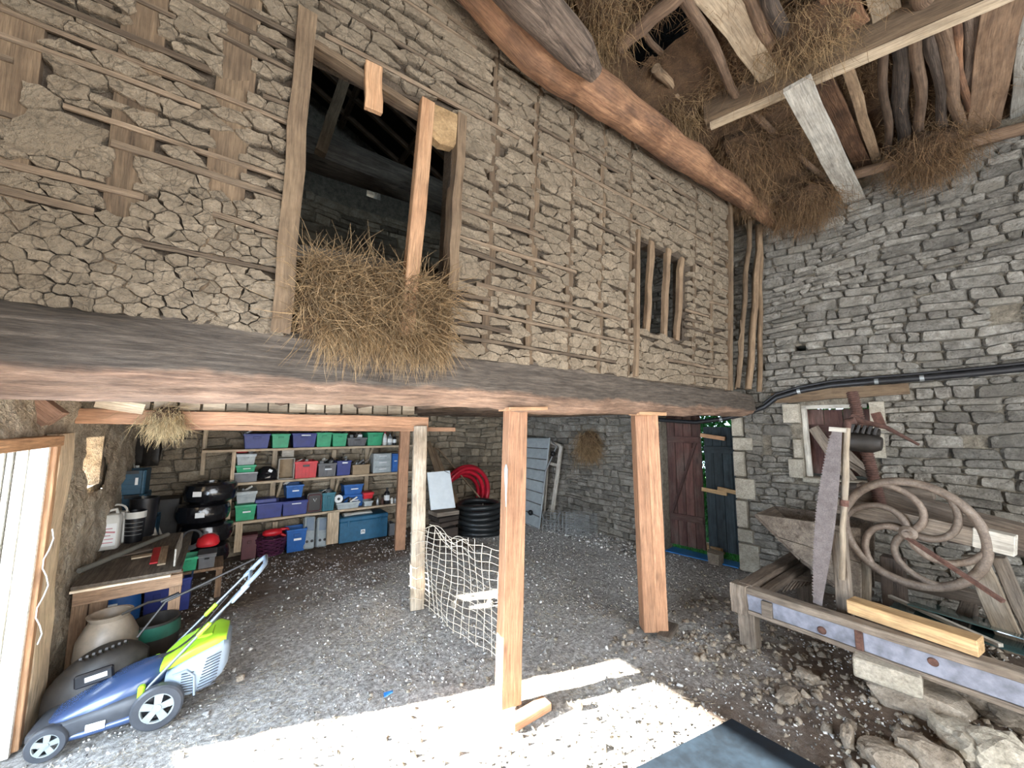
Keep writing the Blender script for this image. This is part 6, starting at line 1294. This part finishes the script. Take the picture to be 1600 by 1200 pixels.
for k in range(6):
    a0_ = k*math.pi/3+.35; pts = []
    for i in range(11):
        s = i/10; r = .035+(Rf-.04)*s; pts.append(fwp(r, a0_-1.25*s**1.5))
    mm = MB(); mm.tube(pts, [.025]*3+[.022]*8, 8, ref=(1, 0, 0)); obj('spoke', mm, 'iron', fwv, 50)
# saw
Xs = 3.46; a, b_ = px(1310, 672, Xs), px(1279, 945, Xs)
sw = root('pit_saw', b_, 'long rusty two-man saw blade standing against the press', 'saw'); nT = 60; dS = (b_-a); Ls = dS.length; dS.normalize(); sS = dS.cross(V3(1, 0, 0)).normalized(); sS = sS if sS.y > 0 else -sS; vs = []
left = []; right = []
for i in range(nT*2+1):
    s = i/(nT*2); wS = .045+.075*math.sin(math.pi*min(1, s*1.05))**1.0*.6; tooth = .012 if i % 2 else 0
    if s < .03 or s > .97: tooth = 0
    left.append(a+dS*Ls*s+sS*(wS*.75+tooth)); right.append(a+dS*Ls*s-sS*(wS*.45))
mm = MB(); n_ = len(left); th_ = V3(.004, 0, 0); vs = left+right+[p_+th_ for p_ in left]+[p_+th_ for p_ in right]; fs = []
for i in range(n_-1): fs += [(i, i+1, n_+i+1, n_+i), (2*n_+i+1, 2*n_+i, 3*n_+i, 3*n_+i+1), (i+1, i, 2*n_+i, 2*n_+i+1), (n_+i, n_+i+1, 3*n_+i+1, 3*n_+i)]
fs += [(0, n_, 3*n_, 2*n_), (n_-1, 3*n_-1, 4*n_-1, 2*n_-1)]
mm.add(vs, fs, None, .5); obj('blade', mm, 'saw_steel', sw)
mm = MB(); mm.plank(a+sS*.05-dS*.0, a-sS*.04-dS*.005, .03, .03, up=dS, t=.8); obj('end_grip', mm, 'grey_plank', sw)
a, b_ = px(1323, 668, 3.52), px(1315, 905, 3.52)
st_ = root('wooden_stick', b_, 'pale round stick with a metal socket standing right of the saw', 'stick'); mm = MB(); mm.tube([a.lerp(b_, i/6)+V3(0, .004*math.sin(i*2), 0) for i in range(7)], [.022]*3+[.018]*4, 9, t=.15, wob=.04); obj('stick', mm, 'grey_post', st_, 50); q = a.lerp(b_, .48); mm = MB(); mm.tube([q, a.lerp(b_, .52)], .026, 10); obj('socket', mm, 'rust', st_, 50)
mm = MB(); mm.tube([a, a+V3(0, -.01, .04), a+V3(0, -.05, .05)], .025, 8); obj('iron_hook', mm, 'rust', st_, 50)
# new oak block lying on the front rail, glass panes behind it
a, b_ = V3(XF+.10, px(1322, 945, XF).y, zt+.075), V3(XF+.02, px(1532, 1005, XF).y, zt+.075)
mm = MB(); mm.plank(a, b_, .12, .085, t=.7, seg=1); obj('oak_baulk', mm, 'oak_block', None, bevel=.004, label='clean yellow sawn baulk lying on the front rail of the press', cat='timber')
g = [pz(u, v, .22) for u, v in ((1430, 935), (1570, 965), (1540, 915), (1425, 905))]
for k in range(2):
    c_ = (g[0]+g[1]+g[2]+g[3])/4+V3(.10*k, -.03*k, .0); mm = MB(); mm.box((4.05+.12*k, .42-.1*k, .385+.02*k), (.52, .62, .006), rot=Matrix.Rotation(.10+.1*k, 3, 'Y')@Matrix.Rotation(.05, 3, 'X'), t=.5); obj('glass_pane', mm, 'glass', None, label=('lower', 'upper')[k]+' dark glass pane lying inside the press frame', cat='pane')
a, b_ = V3(4.1, .75, .44), V3(3.72, .22, .44); P_x = MB(); P_x.plank(a, b_, .03, .02, t=.7); obj('batten', P_x, 'grey_plank', None, label='pale batten lying along the glass panes in the press frame', cat='batten')
a, b_ = px(1410, 835, 3.95), px(1568, 940, 3.7); mm = MB(); mm.plank(a, b_, .025, .02, t=.6); obj('crank_rod', mm, 'rust', None, label='thin reddish rod slanting down behind the flywheel', cat='rod')

# ------------------------------------------------------------------ ground: slab, stones, debris
q = [pz(1143, 1122, .035), pz(985, 1203, .035)]; d1 = V3(-.74, .13, 0).normalized(); d2 = V3(.0, -1, 0)
c0 = q[0]; e1 = (q[1]-q[0]).normalized(); e2 = (pz(1285, 1200, .035)-q[0]).normalized()
bs_ = root('blue_black_board', c0+e1*.5+e2*.4, 'dark blue-black sheet of board lying on the ground at the bottom edge', 'board'); mm = MB(); pg = [c0, c0+e1*1.15, c0+e1*1.15+e2*1.1, c0+e2*1.1]
mm.add([p_+V3(0, 0, -.03) for p_ in pg]+pg, [(3, 2, 1, 0), (4, 5, 6, 7), (0, 1, 5, 4), (1, 2, 6, 5), (2, 3, 7, 6), (3, 0, 4, 7)], None, .5); sb_ = obj('board', mm, 'slab_blue', bs_, bevel=.002)
if sb_.data.polygons[1].normal.z < 0: sb_.data.flip_normals()
BR_ = [((1232, 1092), (.10, .045, .03), .5, 'long flat grey stone on the bare earth right of the nearest post'), ((1262, 1062), (.07, .05, .035), .6, 'rounded tan stone in front of the press leg'), ((1375, 1180), (.10, .07, .03), .6, 'flat pale stone at the bottom edge left of the rubble bank'), ((1500, 1165), (.13, .08, .06), .9, 'large pale stone in the rubble at the bottom right'), ((1565, 1195), (.12, .09, .08), .95, 'bright stone in the bottom right corner, sunlight put into its colour'), ((1325, 1160), (.06, .03, .05), .7, 'small upright stone by the rubble bank'), ((1450, 1190), (.12, .08, .06), .6, 'grey stone at the bottom edge below the pale stone'), ((1590, 1120), (.2, .12, .05), .3, 'long brown slab of rubble at the right edge'), ((1500, 1085), (.2, .14, .06), .25, 'broad dark rubble slab below the press frame'), ((1390, 1195), (.09, .06, .05), .5, 'small grey stone at the bottom edge'), ((710, 948), (.035, .03, .04), .8, 'small pale stone at the foot of the netting'), ((765, 945), (.03, .025, .025), .9, 'small white stone right of the netting foot'), ((375, 1062), (.025, .02, .02), .8, 'little pale stone right of the mower'), ((905, 1108), (.02, .02, .03), .8, 'little grey stone beside the post wedge')]  # corner stone is paler: sunlight put into its colour
for i, ((u, v), s, t, lab) in enumerate(BR_):
    p_ = pz(u, v, 0); zz = fh(p_.x, p_.y); p_ = pz(u, v, zz); boulder((p_.x, p_.y, zz+s[2]*.55), s, lab, 'stone', 'rubble_stone' if t < .85 else 'quoin', 3, t, i*3.1, i*1.3, .3)
def gr(n, x0, x1, y0, y1, f=None):
    P = np.stack([RNG.uniform(x0, x1, n), RNG.uniform(y0, y1, n), np.zeros(n)], 1)
    if f is not None: P = P[np.array([f(a, b_) for a, b_, _ in P])]
    P[:, 2] = [fh(a, b_)+.002 for a, b_, _ in P]; return P
def dens(sc, th, sd): return lambda x, y: noise.noise(Vector((x*sc, y*sc, sd)))+.5*noise.noise(Vector((x*sc*3, y*sc*3, sd)))+random.uniform(-.5, .5) > th
def isin(x, y): return x < 5.15-.135*(y-2.2)-.02
P = gr(26000, -.7, 5.1, .2, 6.3, lambda x, y: isin(x, y) and dens(1.2, -.05, 1)(x, y)); chips('ground_chips', P, RNG.uniform(.003, .010, len(P))*(1+1.2*(RNG.random(len(P)) > .93)), 'chip', kind='stuff', label='fine grey grit and flakes strewn over the earth floor', cat='grit')
P = gr(2200, .8, 5.1, .6, 5.6, lambda x, y: isin(x, y) and dens(1.0, .15, 4)(x, y)); chips('pale_shards', P, RNG.uniform(.008, .020, len(P)), 'quoin', kind='stuff', label='whitish shards scattered on the floor towards the doors', cat='shards')
P = gr(1500, 2.4, 4.6, .1, 2.2, dens(1.3, -.1, 6)); chips('brown_gravel', P, RNG.uniform(.008, .030, len(P)), 'rubble_stone', .8, kind='stuff', label='brown stones and gravel on the earth bank before the press', cat='gravel')
P = gr(900, 4.3, 5.1, 3.2, 6.3, isin); chips('wall_foot_rubble', P, RNG.uniform(.010, .028, len(P)), 'chip', .8, kind='stuff', label='pale rubble gathered along the foot of the stone wall', cat='rubble')
P = gr(16000, -.7, 3.4, 1.3, 4.8, dens(1.4, .05, 9)); P[:, 2] += .003; D = RNG.normal(0, 1, P.shape); D[:, 2] *= .10
strands('floor_straw', P, D, RNG.uniform(.015, .07, len(P)), .0009, 'straw', None, curl=.25, droop=0, kind='stuff', label='bleached straw bits littering the chalky floor', cat='straw')
mm = MB(); mm.lump([(0, 0), (.06, .01), (.07, .035), (.01, .04)], (pz(600, 1090, .006), V3(1, 0, 0), V3(0, 1, 0), V3(0, 0, 1)), 0, .004, .9); obj('blue_scrap', mm, 'blue_film', None, label='scrap of blue film on the ground left of the nearest post', cat='scrap')

# things of one kind share a group
GR = {'storage_tub': 'plastic tubs on and under the shelves', 'ceiling_pole': 'round poles laid across the ceiling', 'ceiling_plank': 'planks and slabs laid across the ceiling', 'hay_clump': 'hay hanging from the ceiling',
      'window_slat': 'slats of the small barred opening', 'corner_pole': 'poles in the corner opening', 'wooden_post': 'new timber posts under the beams', 'stone': 'loose stones on the ground', 'door_batten': 'battens nailed over the doors',
      'recess_board': 'boards in the window recess', 'clear_box': 'clear boxes on the shelves', 'plastic_crate': 'ribbed crates on the shelves', 'small_jar': 'small pots at the end of the lower shelf', 'bottle': 'bottles and cans on the shelves',
      'appliance': 'appliance panels under the shelves', 'jerrycan': 'jerrycans on the workbench', 'offcut': 'wood offcuts on the workbench', 'leaning_pole': 'poles behind the blue crates', 'stacked_board': 'boards under the white panel',
      'leaning_board': 'boards leaning on walls and frames', 'wire_crate': 'wire crates by the stone wall', 'glass_pane': 'glass panes in the press frame', 'board_end': 'board ends over the stone wall', 'roof_brace': 'braces in the loft'}
for o in S.objects:
    k = o.name.split('.')[0]
    if o.parent is None and o.get('category') and not o.get('group') and k in GR: o['group'] = GR[k]
